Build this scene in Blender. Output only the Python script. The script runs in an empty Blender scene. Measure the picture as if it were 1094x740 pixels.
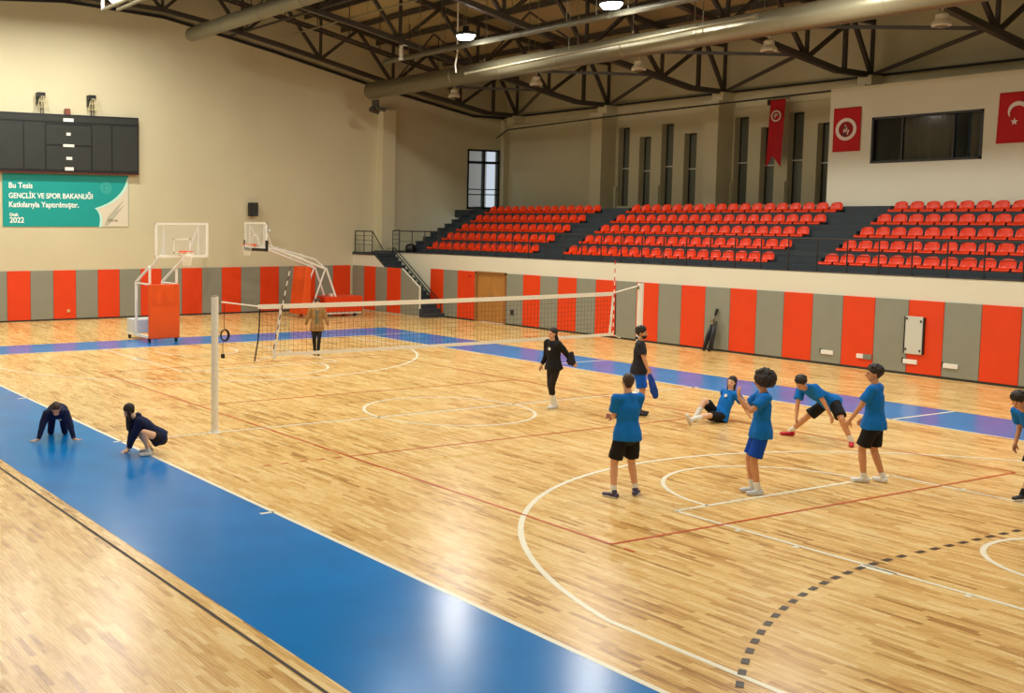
import bpy, bmesh, math, random
from mathutils import Vector, Matrix, noise
random.seed(7)
S = bpy.context.scene
C = S.collection
PI = math.pi

# ------------------------------------------------------------------ camera
cam_d = bpy.data.cameras.new('camera')
cam = bpy.data.objects.new('camera', cam_d); C.objects.link(cam)
Rr = Vector((0.47044526, 0.88241953, 0.00412721))
Ru = Vector((-0.07487279, 0.0352559, 0.99656966))
Rf = Vector((-0.87924702, 0.46914049, -0.08265518))
cam.matrix_world = Matrix(((Rr.x, Ru.x, -Rf.x, 19.2262), (Rr.y, Ru.y, -Rf.y, -15.1953), (Rr.z, Ru.z, -Rf.z, 4.057), (0, 0, 0, 1)))
cam_d.sensor_width = 36
cam_d.lens = 1217.1 / 1094 * 36
cam_d.shift_x = (547 - 262.1) / 1094
cam_d.shift_y = -(370 - 335.2) / 1094
cam_d.clip_end = 200
S.camera = cam

# ------------------------------------------------------------------ world, exposure
S.view_settings.view_transform = 'Standard'
S.view_settings.look = 'None'
S.view_settings.gamma = 1
S.view_settings.use_curve_mapping = False
S.view_settings.exposure = 0.0
w = bpy.data.worlds.new('world'); S.world = w; w.use_nodes = True
bg = w.node_tree.nodes['Background']
bg.inputs[0].default_value = (0.78, 0.88, 1.0, 1)
bg.inputs[1].default_value = 0.9
LAMP_W = {-19.9: 450.0, -13.1: 430.0, -6.3: 330.0, 0.5: 290.0, 7.3: 250.0, 14.1: 210.0}
LAMP_COL = (1.0, 0.96, 0.86)
LAMP_XY = [(x, y) for x in (-19.9, -13.1, -6.3, 0.5, 7.3, 14.1) for y in (-10.8, -3.6, 3.6, 10.8) if not (x < -19 and y > 0) and (x, y) != (-13.1, 3.6)] + [(-19.9, 0.4)]  # final entry is an added lamp, out of view, to brighten the end wall

# ------------------------------------------------------------------ materials
def lin(c):
    c = c / 255.0
    return c / 12.92 if c <= 0.04045 else ((c + 0.055) / 1.055) ** 2.4
def rgb(r, g, b): return (lin(r), lin(g), lin(b), 1)
MATS = {}
def mat(name, col, rough=0.6, metal=0.0, spec=0.5, var=0.0, scale=6.0, bump=0.0, coat=0.0, emit=0.0, alpha=1.0, trans=0.0):
    if name in MATS: return MATS[name]
    m = bpy.data.materials.new(name); m.use_nodes = True
    nt = m.node_tree; b = nt.nodes['Principled BSDF']
    b.inputs['Base Color'].default_value = col
    b.inputs['Roughness'].default_value = rough
    b.inputs['Metallic'].default_value = metal
    b.inputs['Specular IOR Level'].default_value = spec
    b.inputs['Coat Weight'].default_value = coat
    b.inputs['Transmission Weight'].default_value = trans
    b.inputs['Alpha'].default_value = alpha
    if emit: b.inputs['Emission Color'].default_value = col; b.inputs['Emission Strength'].default_value = emit
    if var or bump:
        tc = nt.nodes.new('ShaderNodeTexCoord')
        nz = nt.nodes.new('ShaderNodeTexNoise'); nz.inputs['Scale'].default_value = scale; nz.inputs['Detail'].default_value = 4
        nt.links.new(tc.outputs['Object'], nz.inputs['Vector'])
        if var:
            mr = nt.nodes.new('ShaderNodeMapRange'); mr.inputs[3].default_value = 1 - var; mr.inputs[4].default_value = 1 + var
            mr.inputs[1].default_value = 0.3; mr.inputs[2].default_value = 0.7
            nt.links.new(nz.outputs['Fac'], mr.inputs[0])
            vm = nt.nodes.new('ShaderNodeVectorMath'); vm.operation = 'SCALE'; vm.inputs[0].default_value = col[:3]
            nt.links.new(mr.outputs[0], vm.inputs['Scale']); nt.links.new(vm.outputs[0], b.inputs['Base Color'])
        if bump:
            bp = nt.nodes.new('ShaderNodeBump'); bp.inputs['Strength'].default_value = bump; bp.inputs['Distance'].default_value = 0.01
            nt.links.new(nz.outputs['Fac'], bp.inputs['Height']); nt.links.new(bp.outputs[0], b.inputs['Normal'])
    MATS[name] = m
    return m

def parquet():
    m = bpy.data.materials.new('oak_parquet'); m.use_nodes = True
    nt = m.node_tree; N = nt.nodes.new; L = nt.links.new; b = nt.nodes['Principled BSDF']
    tc = N('ShaderNodeTexCoord'); sp = N('ShaderNodeSeparateXYZ'); L(tc.outputs['Object'], sp.inputs[0])
    def math_(op, a, bb=None, c=None):
        n = N('ShaderNodeMath'); n.operation = op
        for i, v in enumerate((a, bb, c)):
            if v is None: continue
            if isinstance(v, (int, float)): n.inputs[i].default_value = v
            else: L(v, n.inputs[i])
        return n.outputs[0]
    row = math_('FLOOR', math_('DIVIDE', sp.outputs[1], 0.068))
    wn = N('ShaderNodeTexWhiteNoise'); wn.noise_dimensions = '1D'; L(row, wn.inputs['W'])
    xs = math_('ADD', math_('DIVIDE', sp.outputs[0], 0.52), math_('MULTIPLY', wn.outputs['Value'], 7.0))
    colm = math_('FLOOR', xs)
    cv = N('ShaderNodeCombineXYZ'); L(row, cv.inputs[0]); L(colm, cv.inputs[1])
    w2 = N('ShaderNodeTexWhiteNoise'); w2.noise_dimensions = '2D'; L(cv.outputs[0], w2.inputs['Vector'])
    # four-row board blocks share a tone
    row4 = math_('FLOOR', math_('DIVIDE', sp.outputs[1], 0.204))
    w3 = N('ShaderNodeTexWhiteNoise'); w3.noise_dimensions = '1D'; L(row4, w3.inputs['W'])
    colb = math_('FLOOR', math_('ADD', math_('DIVIDE', sp.outputs[0], 2.2), math_('MULTIPLY', w3.outputs['Value'], 5.0)))
    cv2 = N('ShaderNodeCombineXYZ'); L(row4, cv2.inputs[0]); L(colb, cv2.inputs[1])
    w4 = N('ShaderNodeTexWhiteNoise'); w4.noise_dimensions = '2D'; L(cv2.outputs[0], w4.inputs['Vector'])
    # grain
    mp = N('ShaderNodeMapping'); mp.inputs['Scale'].default_value = (1.2, 22, 1); L(tc.outputs['Object'], mp.inputs[0])
    nz = N('ShaderNodeTexNoise'); nz.inputs['Scale'].default_value = 2.5; nz.inputs['Detail'].default_value = 5; L(mp.outputs[0], nz.inputs['Vector'])
    big = N('ShaderNodeTexNoise'); big.inputs['Scale'].default_value = 0.35; L(tc.outputs['Object'], big.inputs['Vector'])
    f = math_('ADD', math_('MULTIPLY', w2.outputs['Value'], 0.60), math_('MULTIPLY', w4.outputs['Value'], 0.22))
    f = math_('ADD', f, math_('MULTIPLY', math_('SUBTRACT', nz.outputs['Fac'], 0.5), 0.7))
    f = math_('ADD', f, math_('MULTIPLY', math_('SUBTRACT', big.outputs['Fac'], 0.5), 0.5))
    cr = N('ShaderNodeValToRGB'); e = cr.color_ramp.elements
    e[0].position = 0.0; e[0].color = rgb(172, 124, 62)
    e[1].position = 0.95; e[1].color = rgb(250, 222, 162)
    x = e.new(0.2); x.color = rgb(216, 170, 98)
    x = e.new(0.5); x.color = rgb(234, 194, 122)
    L(f, cr.inputs[0])
    # thin seams
    fy = math_('FRACT', math_('DIVIDE', sp.outputs[1], 0.068)); fx = math_('FRACT', xs)
    seam = math_('MINIMUM', math_('GREATER_THAN', fy, 0.03), math_('GREATER_THAN', fx, 0.006))
    sm = math_('ADD', math_('MULTIPLY', seam, 0.25), 0.75)
    vm = N('ShaderNodeVectorMath'); vm.operation = 'SCALE'; L(cr.outputs[0], vm.inputs[0]); L(sm, vm.inputs['Scale'])
    L(vm.outputs[0], b.inputs['Base Color'])
    b.inputs['Roughness'].default_value = 0.3
    b.inputs['Specular IOR Level'].default_value = 0.38
    rn = N('ShaderNodeMapRange'); rn.inputs[3].default_value = 0.20; rn.inputs[4].default_value = 0.34; L(nz.outputs['Fac'], rn.inputs[0]); L(rn.outputs[0], b.inputs['Roughness'])
    MATS['parquet'] = m
    return m

M_floor = parquet()
M_blue = mat('blue_floor_paint', rgb(0, 122, 200), 0.215, spec=0.28, var=0.10, scale=0.9)
M_line = mat('white_line_paint', rgb(246, 240, 214), 0.3)
M_lineold = mat('faded_line_paint', rgb(240, 214, 150), 0.3)
M_red = mat('red_line_paint', rgb(205, 82, 40), 0.3)
M_blk = mat('black_line_paint', rgb(60, 48, 32), 0.35)
M_wall = mat('cream_wall_paint', rgb(210, 202, 168), 0.75, var=0.03, scale=0.5)
M_wallw = mat('white_wall_paint', rgb(226, 222, 200), 0.7, var=0.02, scale=0.7)
M_orange = mat('orange_pad_vinyl', rgb(228, 62, 0), 0.5, var=0.03, scale=2)
M_grey = mat('grey_pad_vinyl', rgb(140, 142, 126), 0.5, var=0.03, scale=2)
M_terr = mat('slate_concrete_paint', rgb(44, 54, 61), 0.6, var=0.12, scale=2)
M_seat = mat('orange_red_seat_plastic', rgb(226, 54, 2), 0.36, spec=0.4)
M_steel = mat('dark_painted_steel', rgb(40, 40, 40), 0.5)
M_truss = mat('brown_grey_truss_paint', rgb(68, 62, 54), 0.5, var=0.08, scale=1)
M_roof = mat('beige_roof_lining', rgb(176, 160, 118), 0.8, var=0.05, scale=0.6)
M_roofd = mat('shade_dark_roof', rgb(24, 23, 21), 0.8, var=0.1, scale=1)  # same roof, middle coloured dark to stand for shade above the lamps
M_duct = mat('galvanised_duct', rgb(138, 132, 108), 0.36, metal=0.5, var=0.05, scale=1.5)
M_white = mat('white_powder_coat', rgb(238, 236, 226), 0.35)
M_glass = mat('clear_board_acrylic', (0.8, 0.86, 0.86, 1), 0.05, alpha=0.15)
M_net = mat('net_cord', rgb(62, 54, 42), 0.8)
M_band = mat('white_net_tape', rgb(245, 240, 225), 0.7)
M_wood = mat('light_brown_door_veneer', rgb(176, 124, 60), 0.45, var=0.08, scale=3)
M_dark = mat('black_plastic', rgb(20, 20, 22), 0.45)
M_board = mat('scoreboard_black', rgb(42, 46, 42), 0.45, var=0.08, scale=2)
M_winglass = mat('dark_tinted_glass', rgb(112, 116, 104), 0.3, spec=0.4)
M_curtain = mat('grey_room_curtain', rgb(168, 160, 130), 0.8)
M_curtainb = mat('blue_room_curtain', rgb(70, 110, 132), 0.8)
M_lamp = mat('lamp_lens_lit', (1, 0.97, 0.9, 1), 0.5, emit=28)
M_rim = mat('rim_orange', rgb(235, 90, 40), 0.4)
M_flag = mat('red_flag_cloth', rgb(196, 8, 22), 0.75)
M_flagw = mat('white_flag_print', rgb(240, 225, 215), 0.75)
M_teal = mat('teal_banner_vinyl', rgb(0, 156, 150), 0.5)
M_tealtxt = mat('white_banner_print', rgb(245, 250, 245), 0.6)
M_swoosh = mat('cream_banner_print', rgb(222, 214, 192), 0.6)
M_swooshg = mat('grey_banner_print', rgb(186, 184, 164), 0.6)
M_swooshw = mat('pale_aqua_banner_print', rgb(190, 240, 226), 0.6)

# ------------------------------------------------------------------ helpers
def link(name, me, m, parent=None):
    o = bpy.data.objects.new(name, me); C.objects.link(o)
    if m is not None:
        for mm in (m if isinstance(m, (list, tuple)) else [m]): me.materials.append(mm)
    if parent is not None: o.parent = parent
    return o
def tag(o, label=None, cat=None, group=None, kind=None):
    if label: o['label'] = label
    if cat: o['category'] = cat
    if group: o['group'] = group
    if kind: o['kind'] = kind
    return o
def empty(name, loc=(0, 0, 0), rz=0.0):
    o = bpy.data.objects.new(name, None); C.objects.link(o); o.location = loc; o.rotation_euler = (0, 0, rz)
    o.empty_display_size = 0.2
    return o
class MB:
    def __init__(s): s.v = []; s.f = []; s.mi = []
    def add(s, vs, fs, mi=0):
        n = len(s.v); s.v += [tuple(v) for v in vs]; s.f += [tuple(i + n for i in f) for f in fs]; s.mi += [mi] * len(fs); return s
    def box(s, x0, y0, z0, x1, y1, z1, mi=0):
        x0, x1 = min(x0, x1), max(x0, x1); y0, y1 = min(y0, y1), max(y0, y1); z0, z1 = min(z0, z1), max(z0, z1)
        v = [(x0, y0, z0), (x1, y0, z0), (x1, y1, z0), (x0, y1, z0), (x0, y0, z1), (x1, y0, z1), (x1, y1, z1), (x0, y1, z1)]
        return s.add(v, [(0, 3, 2, 1), (4, 5, 6, 7), (0, 1, 5, 4), (1, 2, 6, 5), (2, 3, 7, 6), (3, 0, 4, 7)], mi)
    def bar(s, p, q, w, h, mi=0, up=(0, 0, 1)):
        p = Vector(p); q = Vector(q); d = (q - p).normalized(); u = Vector(up)
        if abs(d.dot(u)) > 0.99: u = Vector((1, 0, 0))
        a = d.cross(u).normalized() * w / 2; b = a.cross(d).normalized() * h / 2
        v = [p - a - b, p + a - b, p + a + b, p - a + b, q - a - b, q + a - b, q + a + b, q - a + b]
        return s.add(v, [(0, 1, 2, 3), (7, 6, 5, 4), (0, 4, 5, 1), (1, 5, 6, 2), (2, 6, 7, 3), (3, 7, 4, 0)], mi)
    def tube(s, p, q, r0, r1=None, n=10, mi=0, caps=True):
        r1 = r0 if r1 is None else r1
        p = Vector(p); q = Vector(q); d = (q - p).normalized(); u = Vector((0, 0, 1)) if abs(d.z) < 0.9 else Vector((1, 0, 0))
        a = d.cross(u).normalized(); b = d.cross(a)
        v = []
        for c, r in ((p, r0), (q, r1)):
            for i in range(n):
                t = 2 * PI * i / n; v.append(c + (a * math.cos(t) + b * math.sin(t)) * r)
        f = [(i, (i + 1) % n, n + (i + 1) % n, n + i) for i in range(n)]
        if caps: f += [tuple(range(n - 1, -1, -1)), tuple(range(n, 2 * n))]
        return s.add(v, f, mi)
    def path(s, pts, r, n=8, mi=0):
        for a, b in zip(pts, pts[1:]): s.tube(a, b, r, n=n, mi=mi)
        return s
    def lathe(s, base, prof, n=20, axis=(0, 0, 1), mi=0):
        d = Vector(axis).normalized(); u = Vector((0, 0, 1)) if abs(d.z) < 0.9 else Vector((1, 0, 0))
        a = d.cross(u).normalized(); b = d.cross(a); base = Vector(base); v = []
        for r, h in prof:
            for i in range(n):
                t = 2 * PI * i / n; v.append(base + d * h + (a * math.cos(t) + b * math.sin(t)) * r)
        f = []
        for k in range(len(prof) - 1):
            f += [(k * n + i, k * n + (i + 1) % n, (k + 1) * n + (i + 1) % n, (k + 1) * n + i) for i in range(n)]
        f += [tuple(range(n - 1, -1, -1)), tuple(range((len(prof) - 1) * n, len(prof) * n))]
        return s.add(v, f, mi)
    def poly(s, pts, mi=0): return s.add(pts, [tuple(range(len(pts)))], mi)
    def prism(s, pts, off, mi=0):
        n = len(pts); off = Vector(off); a = [Vector(p) for p in pts]
        f = [tuple(range(n - 1, -1, -1)), tuple(range(n, 2 * n))] + [(i, (i + 1) % n, n + (i + 1) % n, n + i) for i in range(n)]
        return s.add(a + [p + off for p in a], f, mi)
    def mesh(s, name, smooth=False):
        me = bpy.data.meshes.new(name); me.from_pydata(s.v, [], s.f)
        me.polygons.foreach_set('material_index', s.mi)
        bm = bmesh.new(); bm.from_mesh(me); bmesh.ops.recalc_face_normals(bm, faces=bm.faces); bm.to_mesh(me); bm.free()
        if smooth: me.polygons.foreach_set('use_smooth', [True] * len(me.polygons))
        me.update(); return me
    def build(s, name, m, parent=None, smooth=False, bevel=0.0):
        o = link(name, s.mesh(name, smooth), m, parent)
        if bevel:
            b = o.modifiers.new('bevel', 'BEVEL'); b.width = bevel; b.segments = 2; b.limit_method = 'ANGLE'
        return o
def struct(o): o['kind'] = 'structure'; return o
def text_mesh(name, body, size, m, parent, mtx, align='LEFT', extrude=0.003, bold=0.0):
    cu = bpy.data.curves.new(name, 'FONT'); cu.body = body; cu.size = size; cu.extrude = extrude; cu.align_x = align; cu.offset = bold
    t = bpy.data.objects.new(name, cu); C.objects.link(t)
    dg = bpy.context.evaluated_depsgraph_get(); me = bpy.data.meshes.new_from_object(t.evaluated_get(dg))
    bpy.data.objects.remove(t); bpy.data.curves.remove(cu)
    me.materials.clear(); o = link(name, me, m, parent); me.transform(mtx)
    return o
ORD = ['first', 'second', 'third', 'fourth', 'fifth', 'sixth', 'seventh', 'eighth', 'ninth', 'tenth', 'eleventh', 'twelfth',
       'thirteenth', 'fourteenth', 'fifteenth', 'sixteenth', 'seventeenth', 'eighteenth', 'nineteenth', 'twentieth']

# ================================================================== SETTING
XE = -24.4      # far end wall
YW = 14.65      # wall below the stand
YB = 22.5       # back wall above the stand
XR = 24.0
ROW0, DR, DZ = 15.35, 0.80, 0.39
def zb(y):      # lower chord of the roof arch
    P = [(0, 12.55), (4.2, 12.30), (9.3, 11.30), (14.7, 10.10), (16, 9.85), (18.3, 9.42), (20.4, 9.03), (24, 9.0)]
    y = abs(y)
    for (a, za), (b, z2) in zip(P, P[1:]):
        if y <= b: return za + (z2 - za) * (y - a) / (b - a)
    return 9.0
def zt(y): return zb(y) + 1.8

floor = struct(MB().box(XE - 0.2, -YW, -0.1, XR, YW + 0.05, 0).build('floor', M_floor))
# painted borders
def rect(mb, x0, y0, x1, y1, z): mb.poly([(x0, y0, z), (x1, y0, z), (x1, y1, z), (x0, y1, z)])
b = MB()
for (x0, y0, x1, y1) in ((-16.25, 7.5, 16.3, 9.72), (-16.25, -9.9, 16.3, -7.5), (-16.25, -7.5, -14, 7.5), (14, -7.5, 16.3, 7.5)):
    rect(b, x0, y0, x1, y1, 0.0015)
b.build('painted_border', M_blue, floor)
l = MB(); Z1 = 0.003
def seg(mb, x0, y0, x1, y1, wd=0.068, z=Z1):
    d = Vector((x1 - x0, y1 - y0, 0)).normalized(); n = Vector((-d.y, d.x, 0)) * wd / 2
    p = Vector((x0, y0, z)); q = Vector((x1, y1, z)); mb.poly([p - n, q - n, q + n, p + n])
def arc(mb, cx, cy, r, a0, a1, wd=0.068, z=Z1, n=64):
    for i in range(n):
        t0 = a0 + (a1 - a0) * i / n; t1 = a0 + (a1 - a0) * (i + 1) / n
        mb.poly([(cx + (r + e) * math.cos(t), cy + (r + e) * math.sin(t), z) for t, e in ((t0, -wd / 2), (t1, -wd / 2), (t1, wd / 2), (t0, wd / 2))])
for s in (-1, 1): seg(l, -14, 7.5 * s, 14, 7.5 * s, 0.075)
for s in (-1, 1): seg(l, 14 * s, -7.5, 14 * s, 7.5, 0.075)
seg(l, 0, -7.65, 0, 7.65, 0.07)
arc(l, 0, 0, 1.8, 0, 2 * PI, n=96)
for s in (-1, 1):
    ac = math.acos(1.415 / 6.75)
    arc(l, 12.425 * s, 0, 6.75, (PI - ac) if s > 0 else -ac, (PI + ac) if s > 0 else ac, 0.075, n=96)
    for t in (-1, 1):
        seg(l, 11.01 * s, 6.6 * t, 14 * s, 6.6 * t, 0.075)
        seg(l, 8.2 * s, 2.45 * t, 14 * s, 2.45 * t)
        for x in (9.3, 10.15, 12.25): seg(l, x * s, 2.47 * t, x * s, 2.58 * t)
        l.box(11.0 * s, 2.45 * t, 0.0015, 11.4 * s, 2.58 * t, Z1)
        seg(l, 12.425 * s, 1.25 * t, 12.8 * s, 1.25 * t)
    seg(l, 8.2 * s, -2.45, 8.2 * s, 2.45)
    arc(l, 8.2 * s, 0, 1.8, PI / 2 if s > 0 else -PI / 2, 1.5 * PI if s > 0 else PI / 2)
    arc(l, 12.425 * s, 0, 1.25, PI / 2 if s > 0 else -PI / 2, 1.5 * PI if s > 0 else PI / 2)
    seg(l, 5.0 * s, 7.5, 5.0 * s, 9.7)
    seg(l, 14.0 * s, 7.5, 14.0 * s, 9.7)
    seg(l, 5.675 * s, -7.72, 5.675 * s, -7.5)
l.build('basketball_line', M_line, floor)
l = MB(); Z2 = 0.0042
for s in (-1, 1):
    seg(l, -9, 4.5 * s, 9, 4.5 * s, 0.045, Z2); seg(l, 9 * s, -4.5, 9 * s, 4.5, 0.045, Z2); seg(l, 3 * s, -4.5, 3 * s, 4.5, 0.045, Z2)
    for k in range(5): seg(l, 3 * s, -4.8 - 0.35 * k, 3 * s, -4.65 - 0.35 * k, 0.045, Z2)
    seg(l, 9.2 * s, -4.5, 9.38 * s, -4.5, 0.045, Z2)
l.build('volleyball_line', M_red, floor)
l = MB()
def dashes(s):
    # nine-metre arc around the goal posts, 15 cm dashes
    L = []
    for t in (-1, 1):
        n = 36
        for k in range(n):
            a0 = k * 0.3 / 9.0 + 0.16 / 9; a1 = a0 + 0.15 / 9.0
            cy = 1.5 * t
            pts = []
            for a, r in ((a0, 8.965), (a1, 8.965), (a1, 9.035), (a0, 9.035)):
                pts.append((s * (20 - r * math.cos(a)), cy + t * r * math.sin(a), Z2))
            if abs(pts[0][1]) < 9.6: l.poly(pts)
    for k in range(-5, 5): seg(l, 11 * s, 0.3 * k + 0.08, 11 * s, 0.3 * k + 0.23, 0.07, Z2)
for s in (1,): dashes(s)
l.build('handball_dash', M_blk, floor)
s_ = MB(); rect(s_, -24.3, -10.115, XR, -10.075, 0.003); s_.build('expansion_joint', mat('joint_rubber', rgb(46, 34, 20), 0.7), floor)

# --- end wall
YN = -14.65
ew = MB(); n = 48
top = []
for i in range(n + 1):
    y = -15 + (YB + 0.3 + 15) * i / n; top.append((y, zt(y) + 0.4))
# the doorway to the lobby is left open between y 20.15 and 22.1
def wall_cols(mb, ys):
    for (a, b_, z0) in ys:
        m_ = max(1, int((b_ - a) / 0.8))
        for i in range(m_):
            y0 = a + (b_ - a) * i / m_; y1 = a + (b_ - a) * (i + 1) / m_
            mb.prism([(XE, y0, z0), (XE, y1, z0), (XE, y1, zt(y1) + 0.33), (XE, y0, zt(y0) + 0.33)], (-0.3, 0, 0))
wall_cols(ew, [(-22.5, 20.14, -0.1), (20.14, 22.1, 7.46), (22.1, YB + 0.4, -0.1)])
ew.box(XE - 0.3, 20.14, -0.1, XE, 22.1, 4.6)
struct(ew.build('wall_end', M_wall))
# dark steel angle following the arch on the end wall
tr = MB()
yy = [-15 + 37.3 * i / 60 for i in range(61)]
for a, b_ in zip(yy, yy[1:]): tr.bar((XE + 0.06, a, zb(a)), (XE + 0.06, b_, zb(b_)), 0.12, 0.10)
struct(tr.build('trim_1', M_steel))
# corner pilaster
struct(MB().box(XE - 0.02, 14.9, 2.66, XE + 0.45, 15.6, 9.05).build('wall_pilaster', M_wall))
struct(MB().box(XE - 0.02, 22.15, 4.56, XE + 0.25, YB + 0.1, 8.9).build('wall_corner', M_wall))
# --- long wall under the stand
lw = MB().box(-19.9, YW, -0.1, -16.98, YW + 0.3, 2.615).box(-15.07, YW, -0.1, XR, YW + 0.3, 2.615).box(-16.98, YW, 2.0, -15.07, YW + 0.3, 2.615)
lw.box(XE, YW + 0.02, -0.1, -19.9, YW + 0.3, 2.615)
struct(lw.build('wall_stand', M_wallw))
# --- back wall with window slots
slots = []
for g in range(-1, 3):
    for k in range(4):
        x0 = -17.12 + 5.93 * g + 1.175 * k
        slots.append((x0, x0 + 0.62, 8.06 if k % 2 == 0 else 7.6))
slots = [s for s in slots if s[0] > -18 and s[0] < -4.5]
bw = MB(); x = XE; T = 0.45
for (a, b_, zt_) in slots:
    bw.box(x, YB, 4.2, a, YB + T, 11.3); bw.box(a, YB, zt_, b_, YB + T, 11.3); bw.box(a, YB, 4.2, b_, YB + T, 4.7); x = b_
bw.box(x, YB, 4.2, XR, YB + T, 11.3)
struct(bw.build('wall_back', M_wall))
for i, (a, b_, zt_) in enumerate(slots):
    wn = MB().box(a, YB + 0.33, 4.7, b_, YB + 0.36, zt_); wo = struct(wn.build('window_%d' % (i + 1), M_winglass))
    fr = MB().box(a, YB + 0.30, 4.7, a + 0.05, YB + 0.37, zt_).box(b_ - 0.05, YB + 0.30, 4.7, b_, YB + 0.37, zt_).box(a, YB + 0.30, zt_ - 0.05, b_, YB + 0.37, zt_)
    fr.build('window_frame', M_steel, wo)
    MB().box(a, YB + 0.29, 6.16 if i % 2 else 6.3, b_, YB + 0.32, 6.2 if i % 2 else 6.34).build('window_bar', M_white, wo)
    if i % 2 == 0:
        MB().box(a - 0.28, YB - 0.08, 4.4, a - 0.02, YB + 0.0, 5.55).build('casing', M_wall, wo)
for i, xc in enumerate((-17.6, -11.6, -5.72)):
    struct(MB().box(xc - 0.32, YB - 0.85, 4.56, xc + 0.32, YB + 0.01, 8.6).box(xc - 0.38, YB - 0.9, 8.45, xc + 0.38, YB + 0.01, 8.72).build('wall_pier', M_wall))
struct(MB().box(XE, YB - 0.22, 8.66, XR, YB + 0.01, 9.0).build('trim_2', M_wall))
struct(MB().box(XE, YB - 0.26, 8.98, XR, YB + 0.0, 9.06).build('trim_3', M_steel))
struct(MB().box(XE - 0.3, -YB - 0.3, -0.1, XR + 0.2, -YB, 11.3).build('wall_near', M_wall))
struct(MB().box(XR, -YB, -0.1, XR + 0.2, YB, 14.8).build('wall_right', M_wall))
struct(MB().box(XE, -YB, 2.5, XR, -YW - 0.9, 2.6).box(XE, -YW - 0.9, -0.1, XR, -YW - 0.6, 2.6).build('wall_near_stand', M_wallw))
struct(MB().box(XE, -YW - 0.6, -0.1, XR, -YW, 0).build('floor_edge', M_floor))
# --- press room box
RX, RY = -5.03, 19.4
rb = MB()
rb.box(RX, RY, 4.56, -3.55, RY + 0.2, 8.3); rb.box(-0.19, RY, 4.56, XR, RY + 0.2, 8.3)
rb.box(-3.55, RY, 4.56, -0.19, RY + 0.2, 5.91); rb.box(-3.55, RY, 7.32, -0.19, RY + 0.2, 8.3)
rb.box(RX, RY + 0.2, 4.56, RX + 0.2, YB, 8.3); rb.box(RX, RY, 8.3, XR, YB, 8.36)
rb.box(RX + 0.2, YB - 0.15, 4.56, XR, YB, 8.3)
struct(rb.build('wall_room', M_wallw))
wn = struct(MB().box(-3.55, RY + 0.10, 5.91, -0.19, RY + 0.115, 7.32).build('window_20', mat('room_window_glass', rgb(30, 38, 40), 0.08, spec=0.5, alpha=0.3)))
f = MB()
for x0, x1 in ((-3.57, -3.50), (-0.25, -0.17)): f.box(x0, RY - 0.02, 5.90, x1, RY + 0.13, 7.34)
for z0, z1 in ((5.90, 5.97), (7.27, 7.34)): f.box(-3.57, RY - 0.02, z0, -0.17, RY + 0.13, z1)
for xc in (-2.62, -1.05): f.box(xc - 0.03, RY + 0.06, 5.9, xc + 0.03, RY + 0.14, 7.34)
f.build('window_frame', M_steel, wn)
cu = MB(); k = 0
for i in range(60):
    x0 = -3.5 + i * 0.055; y0 = RY + 0.5 + 0.03 * math.sin(i * 1.3); y1 = RY + 0.5 + 0.03 * math.sin((i + 1) * 1.3)
    if 0.0 < (i - 12) < 22 or 30 < i < 42 or i > 47: cu.prism([(x0, y0, 5.9), (x0 + 0.055, y1, 5.9), (x0 + 0.055, y1, 7.3), (x0, y0, 7.3)], (0, 0.02, 0), 1 if i in range(41, 49) else 0)
cuo = cu.build('curtain', [M_curtain, M_curtainb]); tag(cuo, 'grey pleated curtain behind the wide dark window of the upper room', 'curtain')
# --- roof
rf = MB(); ys = [-24 + 48 * i / 60 for i in range(61)]
for a, b_ in zip(ys, ys[1:]):
    mi = 1 if abs((a + b_) / 2) < 11.5 else 0
    rf.prism([(XE - 0.3, a, zt(a) + 0.32), (XR, a, zt(a) + 0.32), (XR, b_, zt(b_) + 0.32), (XE - 0.3, b_, zt(b_) + 0.32)], (0, 0, 0.15), mi)
struct(rf.build('ceiling', [M_roof, M_roofd]))

# --- wall pads
PZ = 2.0
pad_cache = {}
def pad(name, kind, pts, off, label):
    m = M_orange if kind == 'orange' else M_grey
    o = MB().prism(pts, off).build(name, m, bevel=0.012)
    tag(o, label, 'wall pad', '%s wall pads' % kind)
    return o
for k in range(-3, 17):
    y0 = -2.49 + 0.94 * k; y1 = y0 + 0.94
    if y1 > 13.6: y1 = 13.6
    kind = 'orange' if k % 2 == 0 else 'grey'
    if k < -1: pos = 'left of the scoreboard end of the far end wall, outermost stripes'
    pos = ('%s stripe from the left edge' % ORD[k + 1]) if k >= -1 else 'beyond the left edge of the view, place %s' % ORD[-k - 2]
    pad('wall_pad', kind, [(XE, y0 + 0.004, 0.06), (XE, y1 - 0.004, 0.06), (XE, y1 - 0.004, PZ), (XE, y0 + 0.004, PZ)], (0.05, 0, 0),
        '%s padded panel on the end wall, %s' % (kind, pos))
ex = [-24.34, -23.42, -22.52, -21.65, -20.63, -19.38]
for k in range(5):
    kind = 'grey' if k % 2 == 0 else 'orange'; a, b_ = ex[k] + 0.004, ex[k + 1] - 0.004; zt2 = PZ if k < 4 else 1.25
    pad('wall_pad', kind, [(a, 13.60, 0.06), (b_, 13.60, 0.06), (b_, 13.60, zt2), (a, 13.60, PZ)], (0, 0.05, 0),
        ['grey padded panel on the stair wall, nearest the corner', 'orange padded panel on the stair wall, nearest the corner', 'grey padded panel on the stair wall, between its two orange ones', 'orange padded panel on the stair wall, beside the slanted grey one', 'grey padded panel with a slanted top at the foot of the staircase'][k])
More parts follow.
